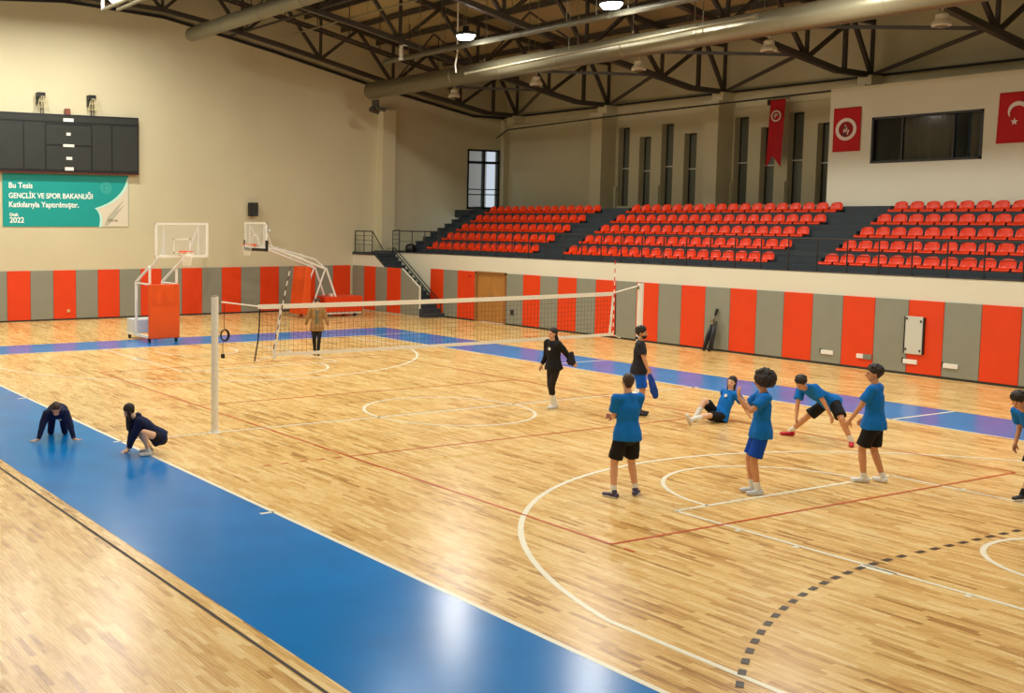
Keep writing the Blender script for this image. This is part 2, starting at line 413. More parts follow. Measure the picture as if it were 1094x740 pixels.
for k, (a, b_) in enumerate(((-19.87, -18.98), (-18.98, -18.05), (-18.05, -17.0))):
    kind = 'grey' if k == 1 else 'orange'
    pad('wall_pad', kind, [(a, YW - 0.05, 0.06), (b_, YW - 0.05, 0.06), (b_, YW - 0.05, PZ), (a, YW - 0.05, PZ)], (0, 0.05, 0),
        ['orange padded panel between the staircase and the grey panel left of the brown door', 'grey padded panel left of the brown double door', 'orange padded panel directly left of the brown double door'][k])
for k in range(0, 25):
    a = -15.05 + 0.9365 * k; b_ = a + 0.9365; kind = 'orange' if k % 2 else 'grey'
    lab = '%s padded panel under the seats, %s' % (kind, ('%s to the right of the brown door' % ORD[k]) if k < 20 else 'beyond the right edge of view, place %s' % ORD[k - 20])
    pad('wall_pad', kind, [(a + 0.004, YW - 0.05, 0.06), (b_ - 0.004, YW - 0.05, 0.06), (b_ - 0.004, YW - 0.05, PZ), (a + 0.004, YW - 0.05, PZ)], (0, 0.05, 0), lab)
struct(MB().box(XE, -14.6, 0, XE + 0.045, 13.6, 0.06).build('baseboard_end', M_steel))
struct(MB().box(-19.87, YW - 0.045, 0, -17.0, YW, 0.06).box(-15.05, YW - 0.045, 0, XR, YW, 0.06).build('baseboard_stand', M_steel))

# --- brown double door
d = struct(MB().box(-16.96, YW - 0.03, 0, -16.86, YW + 0.12, 2.0).box(-15.19, YW - 0.03, 0, -15.09, YW + 0.12, 2.0).box(-16.96, YW - 0.03, 1.93, -15.09, YW + 0.12, 2.02).build('door_1', mat('door_frame_wood', rgb(150, 100, 46), 0.5)))
MB().box(-16.86, YW + 0.03, 0.01, -16.03, YW + 0.08, 1.93).build('door_leaf', M_wood, d, bevel=0.01)
MB().box(-16.02, YW + 0.03, 0.01, -15.19, YW + 0.08, 1.93).build('door_leaf', M_wood, d, bevel=0.01)
MB().tube((-16.1, YW, 0.85), (-16.1, YW, 1.1), 0.015).tube((-16.1, YW, 0.9), (-16.1, YW + 0.04, 0.9), 0.01).tube((-16.1, YW, 1.05), (-16.1, YW + 0.04, 1.05), 0.01).build('door_handle', M_duct, d)
MB().box(-15.94, YW + 0.0, 0.85, -15.92, YW + 0.04, 1.1).build('door_handle', M_duct, d)
# --- glazed lobby door in the end wall
g = MB()
for y0, y1 in ((20.14, 20.22), (21.09, 21.2), (22.0, 22.1)): g.box(XE - 0.12, y0, 4.6, XE + 0.03, y1, 7.46)
for z0, z1 in ((4.6, 4.7), (6.78, 6.9), (7.38, 7.46)): g.box(XE - 0.12, 20.14, z0, XE + 0.03, 22.1, z1)
for z in (5.55, 5.3): g.tube((XE + 0.0, 20.2, z), (XE + 0.0, 22.05, z), 0.025)
d2 = struct(g.build('door_2', M_dark))
MB().box(XE - 0.06, 20.2, 4.66, XE - 0.05, 22.05, 7.42).build('pane', mat('door_glass', (0.7, 0.85, 0.92, 1), 0.05, alpha=0.12), d2)
# lobby beyond the glass: floor slab, wall and window mullions
lob = MB().box(-30, 18, 4.3, XE - 0.3, 26, 4.55).box(-30.2, 18, 4.3, -30, 23.7, 9).box(-30.2, 18, 8.2, XE - 0.3, 26, 8.4).box(-30.2, 24.55, 4.5, -30, 26, 9).box(-30.1, 24.1, 4.5, -30.0, 24.2, 9).box(-30.1, 23.6, 6.9, -30, 24.6, 7.0)
struct(lob.build('wall_lobby', mat('lobby_paint', rgb(196, 190, 180), 0.8)))

# ================================================================== GRANDSTAND
st = empty('grandstand', (-24.4, 15, 2.65)); tag(st, 'slate grey stepped concrete grandstand with five seat rows and aisle stairs', 'grandstand')
def W(o): # children given in world coords under a located empty
    o.matrix_parent_inverse = Matrix.Translation(-Vector(st.location)); return o
dk = MB().box(XE + 0.01, YW - 0.015, 2.62, XR - 0.01, ROW0 + 0.01, 2.65)
dk.box(XE + 0.01, ROW0, 2.45, -22.4, 22.1, 2.65)
W(dk.build('walkway', M_terr, st))
for r in range(5):
    y0 = ROW0 + DR * r; y1 = ROW0 + DR * (r + 1) if r < 4 else 19.42; z = 2.80 + DZ * r
    W(MB().box(-22.35, y0, 2.6, XR - 0.01, y1 + 0.01, z).build('tier', M_terr, st))
W(MB().box(XE + 0.01, 19.42, 4.2, XR - 0.01, YB - 0.01, 4.55).build('landing', M_terr, st))
W(MB().box(-22.35, 19.35, 2.6, XR - 0.01, 19.43, 4.55).build('tier', M_terr, st))
for (a, b_) in ((-22.35, -21.45), (-14.45, -13.05), (-4.02, -2.55)):
    for r in range(5):
        y0 = ROW0 + DR * r; z = 2.80 + DZ * r
        # half step in front of each tier plus the tier edge
        W(MB().box(a, y0 + DR * 0.5, z - 0.05, b_, y0 + DR + 0.02, z + DZ * 0.5).build('aisle_step', M_terr, st))
# stepped kerb closing the left end
kb = MB()
for r in range(10):
    y0 = ROW0 + 0.4 * r; kb.box(-22.5, y0, 2.6, -22.3, y0 + 0.41, 2.93 + DZ * 0.5 * r)
W(kb.build('end_kerb', M_terr, st))

# --- seat
def seat_mesh():
    prof = [(0.0, 0.0), (0.0, 0.035), (0.03, 0.06), (0.12, 0.055), (0.22, 0.045), (0.30, 0.055), (0.345, 0.09), (0.37, 0.15), (0.385, 0.22), (0.395, 0.29), (0.40, 0.33)]
    n = 12; v = []; f = []
    for j, (y, z) in enumerate(prof):
        t = j / (len(prof) - 1)
        wd = 0.215 if j < 7 else 0.215 - 0.055 * ((j - 6) / 4.0) ** 2.2
        for i in range(n + 1):
            u = -1 + 2 * i / n
            side = 0.035 * abs(u) ** 3
            if j < 2: v.append((u * wd, y, z))
            elif j < 6: v.append((u * wd, y, z + side))
            else:
                dip = 0.05 * max(0, (j - 8)) / 2 * abs(u) ** 3
                v.append((u * wd, y - side * 1.3, z - dip))
    for j in range(len(prof) - 1):
        for i in range(n):
            a = j * (n + 1) + i; f.append((a, a + 1, a + n + 2, a + n + 1))
    me = bpy.data.meshes.new('stadium_seat'); me.from_pydata(v, [], f)
    bm = bmesh.new(); bm.from_mesh(me)
    bmesh.ops.solidify(bm, geom=bm.faces[:], thickness=0.012)
    bmesh.ops.recalc_face_normals(bm, faces=bm.faces); bm.to_mesh(me); bm.free()
    me.polygons.foreach_set('use_smooth', [True] * len(me.polygons)); me.materials.append(M_seat)
    return me
sm = seat_mesh(); first = None
def put_seat(x, y, z, label, group):
    global first
    if first is None:
        first = bpy.data.objects.new('stadium_seat', sm); C.objects.link(first); o = first
    else:
        o = first.copy(); C.objects.link(o)
    o.location = (x, y, z); tag(o, label, 'seat', group)
ROWN = ['front row', 'second row', 'third row', 'fourth row', 'top row']
for bn, xa, xb_, nn, side in (('left', -21.33, -14.55, 14, 'left'), ('middle', -12.98, -4.12, 18, 'left'), ('right', -2.47, 4.85, 15, 'left')):
    for r in range(5):
        for i in range(nn):
            x = xa + (xb_ - xa) * (i + 0.5) / nn
            put_seat(x, ROW0 + DR * r + 0.10, 2.80 + DZ * r + 0.002, 'orange-red plastic seat, %s block, %s, %s from its left end' % (bn, ROWN[r], ORD[i]), 'orange-red seats of the %s block' % bn)

# --- guard rails
def rail(name, pts_posts, ztop, path_pts, label, infill=True, lower=()):
    e = empty(name, pts_posts[0]); inv = Matrix.Translation(-Vector(pts_posts[0])); tag(e, label, 'railing')
    def ch(o): o.matrix_parent_inverse = inv; return o
    for p in pts_posts:
        ch(MB().tube(p, (p[0], p[1], p[2] + ztop), 0.02, n=8).box(p[0] - 0.04, p[1] - 0.05, p[2] + 0.001, p[0] + 0.04, p[1] + 0.04, p[2] + 0.02).build('post', M_steel, e))
    ch(MB().path(path_pts, 0.024).build('handrail', M_steel, e))
    for dz in lower:
        ch(MB().path([(p[0], p[1], p[2] - dz) for p in path_pts], 0.010, n=6).build('crossbar', M_steel, e))
    return e
px = [-22.3 + 0.925 * k for k in range(36)]
px = [x for x in px if x < 8.6]
rail('guard_rail', [(x, YW + 0.06, 2.652) for x in px], 0.92, [(px[0], YW + 0.06, 3.57), (px[-1], YW + 0.06, 3.57)], 'long dark steel railing along the front edge of the grandstand', lower=(0.45,))
# short glassless aisle guard seen in front of the middle aisle
# staircase from the floor up to the walkway
stc = empty('staircase', (-22.5, 14.1, 0)); tag(stc, 'dark slate staircase climbing behind the striped pads to the stand walkway', 'staircase')
inv = Matrix.Translation(-Vector(stc.location))
NS = 15
for i in range(NS):
    x1 = -22.55 + 0.262 * (i + 1); z1 = 2.6 - 2.6 * (i + 1) / NS
    if z1 < 0.02: break
    o = MB().box(x1 - 0.262, 13.66, max(0, z1 - 0.35), x1, YW, z1).build('step', M_terr, stc); o.matrix_parent_inverse = inv
o = MB().box(XE, 13.66, 2.45, -22.5, YW, 2.6).build('landing', M_terr, stc); o.matrix_parent_inverse = inv
o = MB().path([(-22.6, YW - 0.08, 2.66), (-22.5, YW - 0.08, 2.84), (-19.1, YW - 0.08, 0.62), (-19.1, YW - 0.08, 0.1)], 0.02).build('handrail', M_steel, stc); o.matrix_parent_inverse = inv
o = MB().bar((-22.45, YW - 0.02, 2.60), (-19.2, YW - 0.02, 0.44), 0.03, 0.03).build('stringer', M_steel, stc); o.matrix_parent_inverse = inv
# front wall of the staircase: white above the pads, sloped end
struct(MB().prism([(XE, 13.65, 0), (-19.38, 13.65, 0), (-19.38, 13.65, 1.25), (-20.63, 13.65, 1.99), (-21.9, 13.65, 1.99), (-22.75, 13.65, 2.5), (XE, 13.65, 2.5)], (0, 0.10, 0)).build('wall_stair', M_wallw))
struct(MB().prism([(XE, 13.6, 2.5), (-22.75, 13.6, 2.5), (-22.75, 13.6, 2.61), (XE, 13.6, 2.61)], (0, 0.2, 0)).build('trim_4', M_terr))
e = rail('stair_landing_rail', [(-24.3, 13.7, 2.6), (-23.6, 13.7, 2.6), (-22.95, 13.7, 2.6)], 0.95,
     [(-24.3, 13.7, 3.55), (-22.95, 13.7, 3.55), (-22.1, 13.7, 2.75)], 'short dark railing on the corner stair landing under the plain wall', lower=(0.2, 0.4, 0.6))
rail('walkway_end_rail', [(-22.75, YW + 0.02, 2.6), (-22.72, 15.0, 2.65)], 0.98, [(-22.75, YW + 0.02, 3.58), (-22.72, 15.0, 3.6)], 'dark gate post pair at the head of the corner staircase', lower=(0.2, 0.4, 0.6))
bin_ = MB().lathe((-22.0, 15.1, 2.65), [(0.20, 0), (0.23, 0.1), (0.22, 0.28), (0.12, 0.36)], 12).build('equipment_bag', M_dark, smooth=True)
tag(bin_, 'small black bag lying on the walkway behind the corner railing', 'bag')

# ================================================================== ROOF STEELWORK
TX = [-23.1, -17.3, -11.35, -5.4, 0.5, 6.4, 12.3]
NB = [22.0 - 3.70 * k for k in range(12)]   # lower nodes
tnames = ['nearest the far end wall', 'second from the far end wall', 'third from the far end wall', 'fourth from the far end wall', 'fifth from the far end wall', 'sixth from the far end wall', 'nearest the viewer']
for ti, tx in enumerate(TX):
    e = empty('roof_truss', (tx, 0, 12.5)); inv = Matrix.Translation(-Vector(e.location))
    tag(e, 'brown-grey arched steel roof truss spanning the hall, %s' % tnames[ti], 'roof truss', 'arched roof trusses')
    def ch(o): o.matrix_parent_inverse = inv; return o
    ys = [22 - 44 * i / 24 for i in range(25)]
    bc = MB(); tcx = MB()
    for a, b_ in zip(ys, ys[1:]):
        bc.bar((tx, a, zb(a)), (tx, b_, zb(b_)), 0.20, 0.18); tcx.bar((tx, a, zt(a)), (tx, b_, zt(b_)), 0.18, 0.18)
    ch(bc.build('bottom_chord', M_truss, e)); ch(tcx.build('top_chord', M_truss, e))
    nodes = [22.0, 18.6, 14.8, 11.0, 7.2, 3.6, 0, -3.6, -7.2, -11.0, -14.8, -18.6, -22.0]
    for y in nodes: ch(MB().bar((tx, y, zb(y)), (tx, y, zt(y)), 0.10, 0.10).build('upright', M_truss, e))
    for a, b_ in zip(nodes, nodes[1:]):
        m_ = (a + b_) / 2
        if a == 22.0: m_ = 20.9
        if b_ == -22.0: m_ = -20.9
        ch(MB().bar((tx, a, zb(a)), (tx, m_, zt(m_)), 0.12, 0.12).build('diagonal', M_truss, e))
        ch(MB().bar((tx, b_, zb(b_)), (tx, m_, zt(m_)), 0.12, 0.12).build('diagonal', M_truss, e))
        if a == 22.0: ch(MB().bar((tx, 20.55, zb(20.55)), (tx, 20.55, zt(20.55)), 0.12, 0.12).build('upright', M_truss, e))
    for y in (22.0, -22.0):
        ch(MB().box(tx - 0.25, y - 0.35, zb(y) - 0.35, tx + 0.25, y + 0.35, zb(y) - 0.02).build('bearing', M_wall, e))
        
pur = empty('purlin_set', (0, 0, 14)); 
bpy.data.objects.remove(pur)
pos = 0
PY = [20.4, 18.6, 16.7, 14.8, 12.9, 11.0, 9.1, 7.2, 5.4, 3.6, 1.8, 0.0, -1.8, -3.6, -5.4, -7.2]
for y in PY:
    o = MB().box(XE, y - 0.06, zt(y) + 0.08, XR, y + 0.06, zt(y) + 0.28).build('purlin', M_truss)
    tag(o, 'long thin roof purlin running the length of the hall, %s up from the window wall' % ORD[pos], 'purlin', 'roof purlins'); pos += 1
# longitudinal lattice ties at lower chord height and sloping braces between trusses
for j, y in enumerate((14.8, 7.2, 0.0)):
    o = MB()
    o.bar((XE + 0.2, y, zb(y) + 0.05), (TX[-1], y, zb(y) + 0.05), 0.08, 0.08)
    for i, (a, b_) in enumerate(zip(TX, TX[1:])):
        mx = (a + b_) / 2; o.bar((a, y, zb(y)), (mx, y, zt(y)), 0.06, 0.06); o.bar((b_, y, zb(y)), (mx, y, zt(y)), 0.06, 0.06)
    o = o.build('lattice_tie', M_truss); tag(o, 'zigzag steel tie linking the trusses, %s from the window wall' % ORD[j], 'roof tie', 'lattice ties between trusses')
for i, (a, b_) in enumerate(zip(TX, TX[1:])):
    o = MB().bar((a, 22.0, zb(22)), (b_, 18.2, zb(18.2)), 0.10, 0.10).bar((b_, 18.2, zb(18.2)), (a, 14.8, zb(14.8)), 0.10, 0.10)
    o = o.build('wind_brace', M_truss)
    tag(o, 'slanting steel brace from the window wall between two trusses, %s bay from the far end' % ORD[i], 'roof brace', 'slanting braces above the windows')

def duct(name, x0, x1, y, z, r, label, hang, mat_=M_duct, seg_=2.9):
    e = empty(name, (x0, y, z)); inv = Matrix.Translation(-Vector(e.location)); tag(e, label, 'duct')
    def ch(o): o.matrix_parent_inverse = inv; return o
    ch(MB().tube((x0, y, z), (x1, y, z), r, n=40).build('duct_tube', mat_, e, smooth=False))
    c = e.children[-1] if e.children else None
    x = x0 + seg_
    while x < x1: ch(MB().tube((x - 0.02, y, z), (x + 0.02, y, z), r + 0.006, n=40).build('duct_flange', mat_, e)); x += seg_
    for x in hang: ch(MB().tube((x, y, z + r * 0.9), (x, y, zt(y) + 0.1), 0.012, n=6).build('hanger', M_duct, e))
    return e
def smooth_tubes():
    for o in C.objects:
        if o.name.startswith('duct_tube'):
            for p in o.data.polygons: p.use_smooth = len(p.vertices) == 4
duct('ventilation_duct', -22.2, 20, 13.0, 9.6, 0.36, 'large round silver ventilation duct hanging in front of the window wall', [-19.5 + 2.4 * k for k in range(14)])
duct('ventilation_duct', -22.3, 10, 4.5, 11.35, 0.28, 'round silver ventilation duct above the middle of the far end wall', [-19 + 3 * k for k in range(8)])
duct('sprinkler_main', -19, 15, 11.5, 10.36, 0.10, 'slim silver pipe running under the roof lamps behind the large duct', [-18 + 1.3 * k for k in range(20)], mat_=mat('dull_pipe', rgb(120, 118, 102), 0.45, metal=0.3), seg_=4)
smooth_tubes()
o = MB().tube((-14.9, 12.3, 9.50), (-2.4, 12.3, 9.71), 0.05, n=12).tube((-14.95, 12.3, 9.50), (-14.85, 12.3, 9.50), 0.06).tube((-2.5, 12.3, 9.71), (-2.4, 12.3, 9.71), 0.08).build('steel_pipe', M_duct, smooth=False)
tag(o, 'thin silver pipe with a flared end lying along the large duct', 'pipe')
for i, x in enumerate((-9.6, -4.2)):
    o = MB().tube((x, 12.3, 9.5), (x, 12.3, 11.6), 0.012, n=6).build('hanger_rod', M_duct, None); tag(o, ['thin rod holding the left half of the thin silver pipe', 'thin rod holding the right half of the thin silver pipe'][i], 'rod')
# tray with cables across the roof
tr = empty('cable_tray', (-17, 9, 12)); inv = Matrix.Translation(-Vector(tr.location)); tag(tr, 'dark cable tray with rungs slung along the second roof truss', 'cable tray')
m1 = [MB(), MB()]; m2 = []
yy = [15 - 0.5 * i for i in range(26)]
for a, b_ in zip(yy, yy[1:]):
    for q_, dx in enumerate((-0.18, 0.18)): m1[q_].bar((-20.3 + dx, a, zb(a) + 0.3), (-20.3 + dx, b_, zb(b_) + 0.3), 0.03, 0.1)
    m2.append(MB().bar((-20.5, a, zb(a) + 0.28), (-20.1, a, zb(a) + 0.28), 0.04, 0.03))
    if int(a * 2) % 3 == 0: m2[-1].bar((-20.12, a, zb(a) + 0.28), (-20.12, a, zt(a)), 0.03, 0.03)
for m_, nm in [(q_, 'tray_rail') for q_ in m1] + [(q_, 'rung') for q_ in m2]:
    o = m_.build(nm, M_truss, tr); o.matrix_parent_inverse = inv
# white hanging frame at the top left
e = empty('hanging_frame', (-15.1, -2, 10.6)); tag(e, 'white tubular frame hanging from the roof at the top left', 'frame'); inv = Matrix.Translation(-Vector(e.location))
for p, q, nm in (((-15.1, -2, 10.6), (-15.1, -2, 13.9), 'upright'), ((-15.1, -2, 10.6), (-8.6, -2, 10.6), 'crossbar'), ((-8.6, -2, 10.6), (-8.6, -2, 13.9), 'upright'), ((-15.1, -1.5, 10.65), (-8.6, -1.5, 10.65), 'crossbar')):
    o = MB().tube(p, q, 0.06).build(nm, M_white if nm == 'upright' else M_duct, e); o.matrix_parent_inverse = inv

# high-bay lamps
proto = None
for i, (x, y) in enumerate(LAMP_XY):
    z = 10.5 if abs(y) > 6 else 11.95
    e = empty('high_bay_lamp', (x, y, z)); tag(e, 'round lit high bay lamp %s the end wall, %s from the windows' % ({-19.9: 'nearest', -13.1: 'second nearest', -6.3: 'third from', 0.5: 'fourth from', 7.3: 'fifth from', 14.1: 'furthest from'}[x], {10.8: 'first', 3.6: 'second', 0.4: 'added fill lamp midway', -3.6: 'third', -10.8: 'fourth'}[y]), 'ceiling lamp', 'lit high bay lamps')
    if proto is None:
        proto = (MB().lathe((0, 0, 0.03), [(0.36, 0.0), (0.37, 0.06), (0.30, 0.12), (0.12, 0.16), (0.10, 0.32), (0.04, 0.34)], 24).mesh('housing'),
                 MB().lathe((0, 0, 0.0), [(0.10, -0.13), (0.24, -0.10), (0.32, 0.0), (0.33, 0.03)], 24).mesh('lens'), MB().tube((0, 0, 0.33), (0, 0, 2.2), 0.015).mesh('hanger'))
        for me, mm in zip(proto, (M_dark, M_lamp, M_duct)): me.materials.append(mm)
    for nm, me in zip(('housing', 'lens', 'hanger'), proto):
        o = bpy.data.objects.new(nm, me); C.objects.link(o); o.parent = e
    ld = bpy.data.lights.new('lamp_light', 'AREA'); ld.shape = 'DISK'; ld.size = 0.6; ld.energy = LAMP_W[x] * (0.5 if y < -9 else 1.0); ld.color = LAMP_COL
    lo = bpy.data.objects.new('lamp_light', ld); C.objects.link(lo); lo.parent = e; lo.location = (0, 0, -0.16)
# unlit pendant domes below the big duct
for i, x in enumerate((-19.0, -14.1, -9.1, -4.05, 1.1, 6.1)):
    e = empty('pendant_lamp', (x, 15.0, 9.15)); tag(e, 'small white unlit dome lamp hanging behind the large duct, %s from the left' % ORD[i], 'pendant lamp', 'unlit dome pendant lamps')
    MB().lathe((0, 0, 0), [(0.24, 0.0), (0.24, 0.05), (0.20, 0.14), (0.16, 0.16), (0.15, 0.30), (0.06, 0.36)], 20).build('shade', M_white, e, smooth=False)
    MB().lathe((0, 0, -0.04), [(0.10, 0), (0.16, 0.03), (0.16, 0.05)], 16).build('lens', M_duct, e)
    MB().tube((0, 0, 0.34), (0, 0, zb(15) - 9.1), 0.02).build('stem', M_white, e)
# small spotlight cluster at the duct end and a white bracket
o = MB().box(-22.1, 13.0, 8.75, -21.7, 13.1, 9.2).tube((-21.9, 12.8, 8.8), (-21.9, 13.2, 8.7), 0.12).tube((-21.6, 12.9, 8.8), (-21.5, 13.3, 8.75), 0.08).build('spot_cluster', M_truss)
tag(o, 'small brown spotlight cluster under the left end of the large duct', 'spotlight')
o = MB().box(-17.35, 11.0, 10.3, -17.25, 11.1, 10.85).box(-17.35, 11.0, 10.75, -17.25, 11.35, 10.85).lathe((-17.3, 11.05, 10.2), [(0.1, 0), (0.1, 0.08), (0.04, 0.12)], 12).build('camera_bracket', M_white)
tag(o, 'small white camera bracket below the second roof truss', 'camera')
# white drop rod in front of the first lamp
o = MB().path([(-15.45, 12.3, 12.7), (-15.45, 12.3, 10.3), (-15.55, 12.3, 9.9), (-15.5, 12.3, 9.6)], 0.03).build('drop_cable', M_white); tag(o, 'white cable drop passing in front of the large duct', 'cable')
for i_, (y_, z_, nm_) in enumerate(((8.6, 11.55, 'thin conduit slung across the roof just behind the slim silver pipe'), (6.3, 12.05, 'thin conduit slung across the roof between the two ducts'), (16.6, 9.95, 'thin conduit slung across the roof between large duct and window wall'))):
    cd_ = MB().tube((-22, y_, z_), (12, y_, z_), 0.03, n=8)
    for k_ in range(14): cd_.tube((-21 + 2.5 * k_, y_, z_), (-21 + 2.5 * k_, y_, zt(y_) + 0.1), 0.009, n=5)
    tag(cd_.build('roof_conduit', M_duct), nm_, 'conduit')
# conduit along the back wall
o = MB().path([(XE + 0.4, 21.55, 8.0), (-23.2, 21.55, 8.35), (-17.4, 21.55, 8.47), (-5.1, 21.55, 8.6)], 0.03).build('wall_conduit', M_steel); tag(o, 'thin dark conduit running along the top of the window wall', 'pipe')

# ================================================================== END WALL FITTINGS
def ME(x, y, z): return Matrix(((0, 0, 1, x), (1, 0, 0, y), (0, 1, 0, z), (0, 0, 0, 1)))
def MW(x, y, z): return Matrix(((1, 0, 0, x), (0, 0, -1, y), (0, 1, 0, z), (0, 0, 0, 1)))
# scoreboard
e = empty('scoreboard', (XE, 0, 5.88)); tag(e, 'wide black electronic scoreboard, switched off, on the far end wall above the teal banner', 'scoreboard')
inv = Matrix.Translation(-Vector(e.location))
def ch(o, inv_=None): o.matrix_parent_inverse = inv_ or inv; return o
sx = XE + 0.02
ch(MB().box(sx, -3.6, 5.88, sx + 0.22, 3.0, 8.15).build('housing', M_dark, e, bevel=0.02))
fx = sx + 0.222
for (y0, y1, z0, z1) in ((-3.55, -1.86, 5.98, 7.78), (-1.80, -0.97, 5.98, 7.78), (-0.91, 0.93, 6.96, 7.70), (-0.91, 0.93, 5.98, 6.88), (1.0, 1.80, 5.98, 7.78), (1.86, 2.94, 5.98, 7.78)):
    ch(MB().box(fx - 0.005, y0, z0, fx + 0.012, y1, z1).build('display_panel', M_board, e, bevel=0.006))
ch(MB().box(fx - 0.005, -3.55, 7.86, fx + 0.012, 2.94, 8.08).build('header_panel', M_board, e))
ch(MB().box(sx - 0.01, -3.6, 5.84, sx + 0.24, 3.02, 5.885).build('bottom_trim', mat('brown_trim', rgb(84, 30, 18), 0.6), e))
for (y, z, w_, h) in ((0.0, 7.93, 0.42, 0.13), (0.0, 7.38, 0.17, 0.11), (0.0, 6.93, 0.45, 0.1), (0.02, 6.43, 0.24, 0.11), (0.02, 6.02, 0.36, 0.13)):
    ch(MB().box(fx + 0.013, y - w_ / 2, z - h / 2, fx + 0.02, y + w_ / 2, z + h / 2).build('caption_plate', M_band, e))
ch(MB().box(sx + 0.05, -0.1, 8.15, sx + 0.2, 0.1, 8.38).build('horn', mat('brown_red_horn', rgb(130, 70, 50), 0.6), e))
for i, y in enumerate((-1.07, 1.02)):
    e = empty('floodlight', (XE, y, 8.2)); inv = Matrix.Translation(-Vector(e.location))
    tag(e, ['dark bracket light with a pale wire guard above the scoreboard, left of the two', 'dark bracket light with a pale wire guard above the scoreboard, right of the two'][i], 'wall light')
    ch(MB().box(XE, y - 0.17, 8.75, XE + 0.3, y + 0.13, 8.95).box(XE, y - 0.17, 8.5, XE + 0.2, y - 0.05, 8.78).build('housing', M_dark, e))
    ch(MB().tube((XE + 0.15, y - 0.02, 8.155), (XE + 0.15, y - 0.02, 8.6), 0.02).tube((XE + 0.15, y + 0.08, 8.155), (XE + 0.15, y + 0.08, 8.6), 0.015).build('pole', M_steel, e))
    gd = MB()
    for k in range(10):
        t = 2 * PI * k / 10; gd.tube((XE + 0.25 + 0.1 * math.cos(t), y + 0.02 + 0.1 * math.sin(t), 8.8), (XE + 0.25 + 0.2 * math.cos(t), y + 0.02 + 0.2 * math.sin(t), 8.35), 0.010, n=5)
    for z, r in ((8.8, 0.1), (8.6, 0.15), (8.36, 0.2)):
        for k in range(16):
            t = 2 * PI * k / 16; t2 = 2 * PI * (k + 1) / 16
            gd.tube((XE + 0.25 + r * math.cos(t), y + 0.02 + r * math.sin(t), z), (XE + 0.25 + r * math.cos(t2), y + 0.02 + r * math.sin(t2), z), 0.008, n=5)
    ch(gd.build('wire_guard', mat('cream_wire', rgb(214, 204, 160), 0.5), e))
# teal banner
e = empty('teal_banner', (XE, 0, 3.75)); inv = Matrix.Translation(-Vector(e.location)); tag(e, 'teal and cream printed banner with white lettering below the scoreboard', 'banner')
bx = XE + 0.01; Y0, Y1, ZA, ZB = -2.62, 2.62, 3.74, 5.80
ch(MB().box(bx, Y0, ZA, bx + 0.02, Y1, ZB).build('banner_sheet', M_teal, e))
def by(u): return Y0 + (Y1 - Y0) * u
def bz(v): return ZB + (ZA - ZB) * v
def bez(p0, p1, p2, p3, n=14):
    return [tuple((1 - t) ** 3 * a + 3 * (1 - t) ** 2 * t * b + 3 * (1 - t) * t * t * c + t ** 3 * d for a, b, c, d in zip(p0, p1, p2, p3)) for t in [i / n for i in range(n + 1)]]
up = bez((0.985, 0.08), (0.96, 0.35), (0.86, 0.55), (0.72, 0.64)); lo = bez((0.72, 0.64), (0.755, 0.70), (0.775, 0.82), (0.755, 1.0))
n_ = MB(); pts = up + lo[1:]
def fanp(mb, pts, corner, dx, mi=0):
    for a, b_ in zip(pts, pts[1:]): mb.poly([(bx + dx, by(corner[0]), bz(corner[1])), (bx + dx, by(a[0]), bz(a[1])), (bx + dx, by(b_[0]), bz(b_[1]))], mi)
fanp(n_, [(0.998, 0.02)] + pts + [(0.998, 1.0)], (0.998, 0.75), 0.0225)
ch(n_.build('curled_corner_print', M_swoosh, e))
n_ = MB()
for (a, b_) in zip(pts, pts[1:]):
    w0 = 0.022
    n_.poly([(bx + 0.0235, by(a[0]), bz(a[1])), (bx + 0.0235, by(b_[0]), bz(b_[1])), (bx + 0.0235, by(b_[0] + w0 * 0.9), bz(b_[1] + 0.02)), (bx + 0.0235, by(a[0] + w0 * 0.9), bz(a[1] + 0.02))])
ch(n_.build('edge_highlight_print', M_swooshw, e))
n_ = MB(); fanp(n_, [(0.97, 0.45), (0.90, 0.62), (0.83, 0.80), (0.80, 0.98), (0.83, 0.98), (0.90, 0.78), (0.975, 0.55)], (0.90, 0.70), 0.0232)
ch(n_.build('fold_band_print', M_swooshg, e))
for body, u, v, size in (('Bu Tesis', 0.045, 0.27, 0.30), ('GENÇLİK VE SPOR BAKANLIĞI', 0.045, 0.46, 0.285), ('Katkılarıyla Yaptırılmıştır.', 0.045, 0.63, 0.30), ('Ocak', 0.05, 0.80, 0.17), ('2022', 0.05, 0.925, 0.30)):
    t = text_mesh('lettering', body, size, M_tealtxt, e, Matrix.Identity(4), bold=0.006)
    xs = [v_.co.x for v_ in t.data.vertices]; wd = max(xs) - min(xs)
    want = {'Bu Tesis': 0.95, 'GENÇLİK VE SPOR BAKANLIĞI': 3.45, 'Katkılarıyla Yaptırılmıştır.': 2.85, 'Ocak': 0.36, '2022': 0.58}[body]
    t.data.transform(ME(bx + 0.024, by(u), bz(v)) @ Matrix.Diagonal((want / wd, 1, 1, 1))); ch(t)
t = text_mesh('lettering', 'Edirne', 0.16, mat('brown_banner_print', rgb(110, 96, 76), 0.6), e, ME(bx + 0.026, by(0.83), bz(0.90))); ch(t)
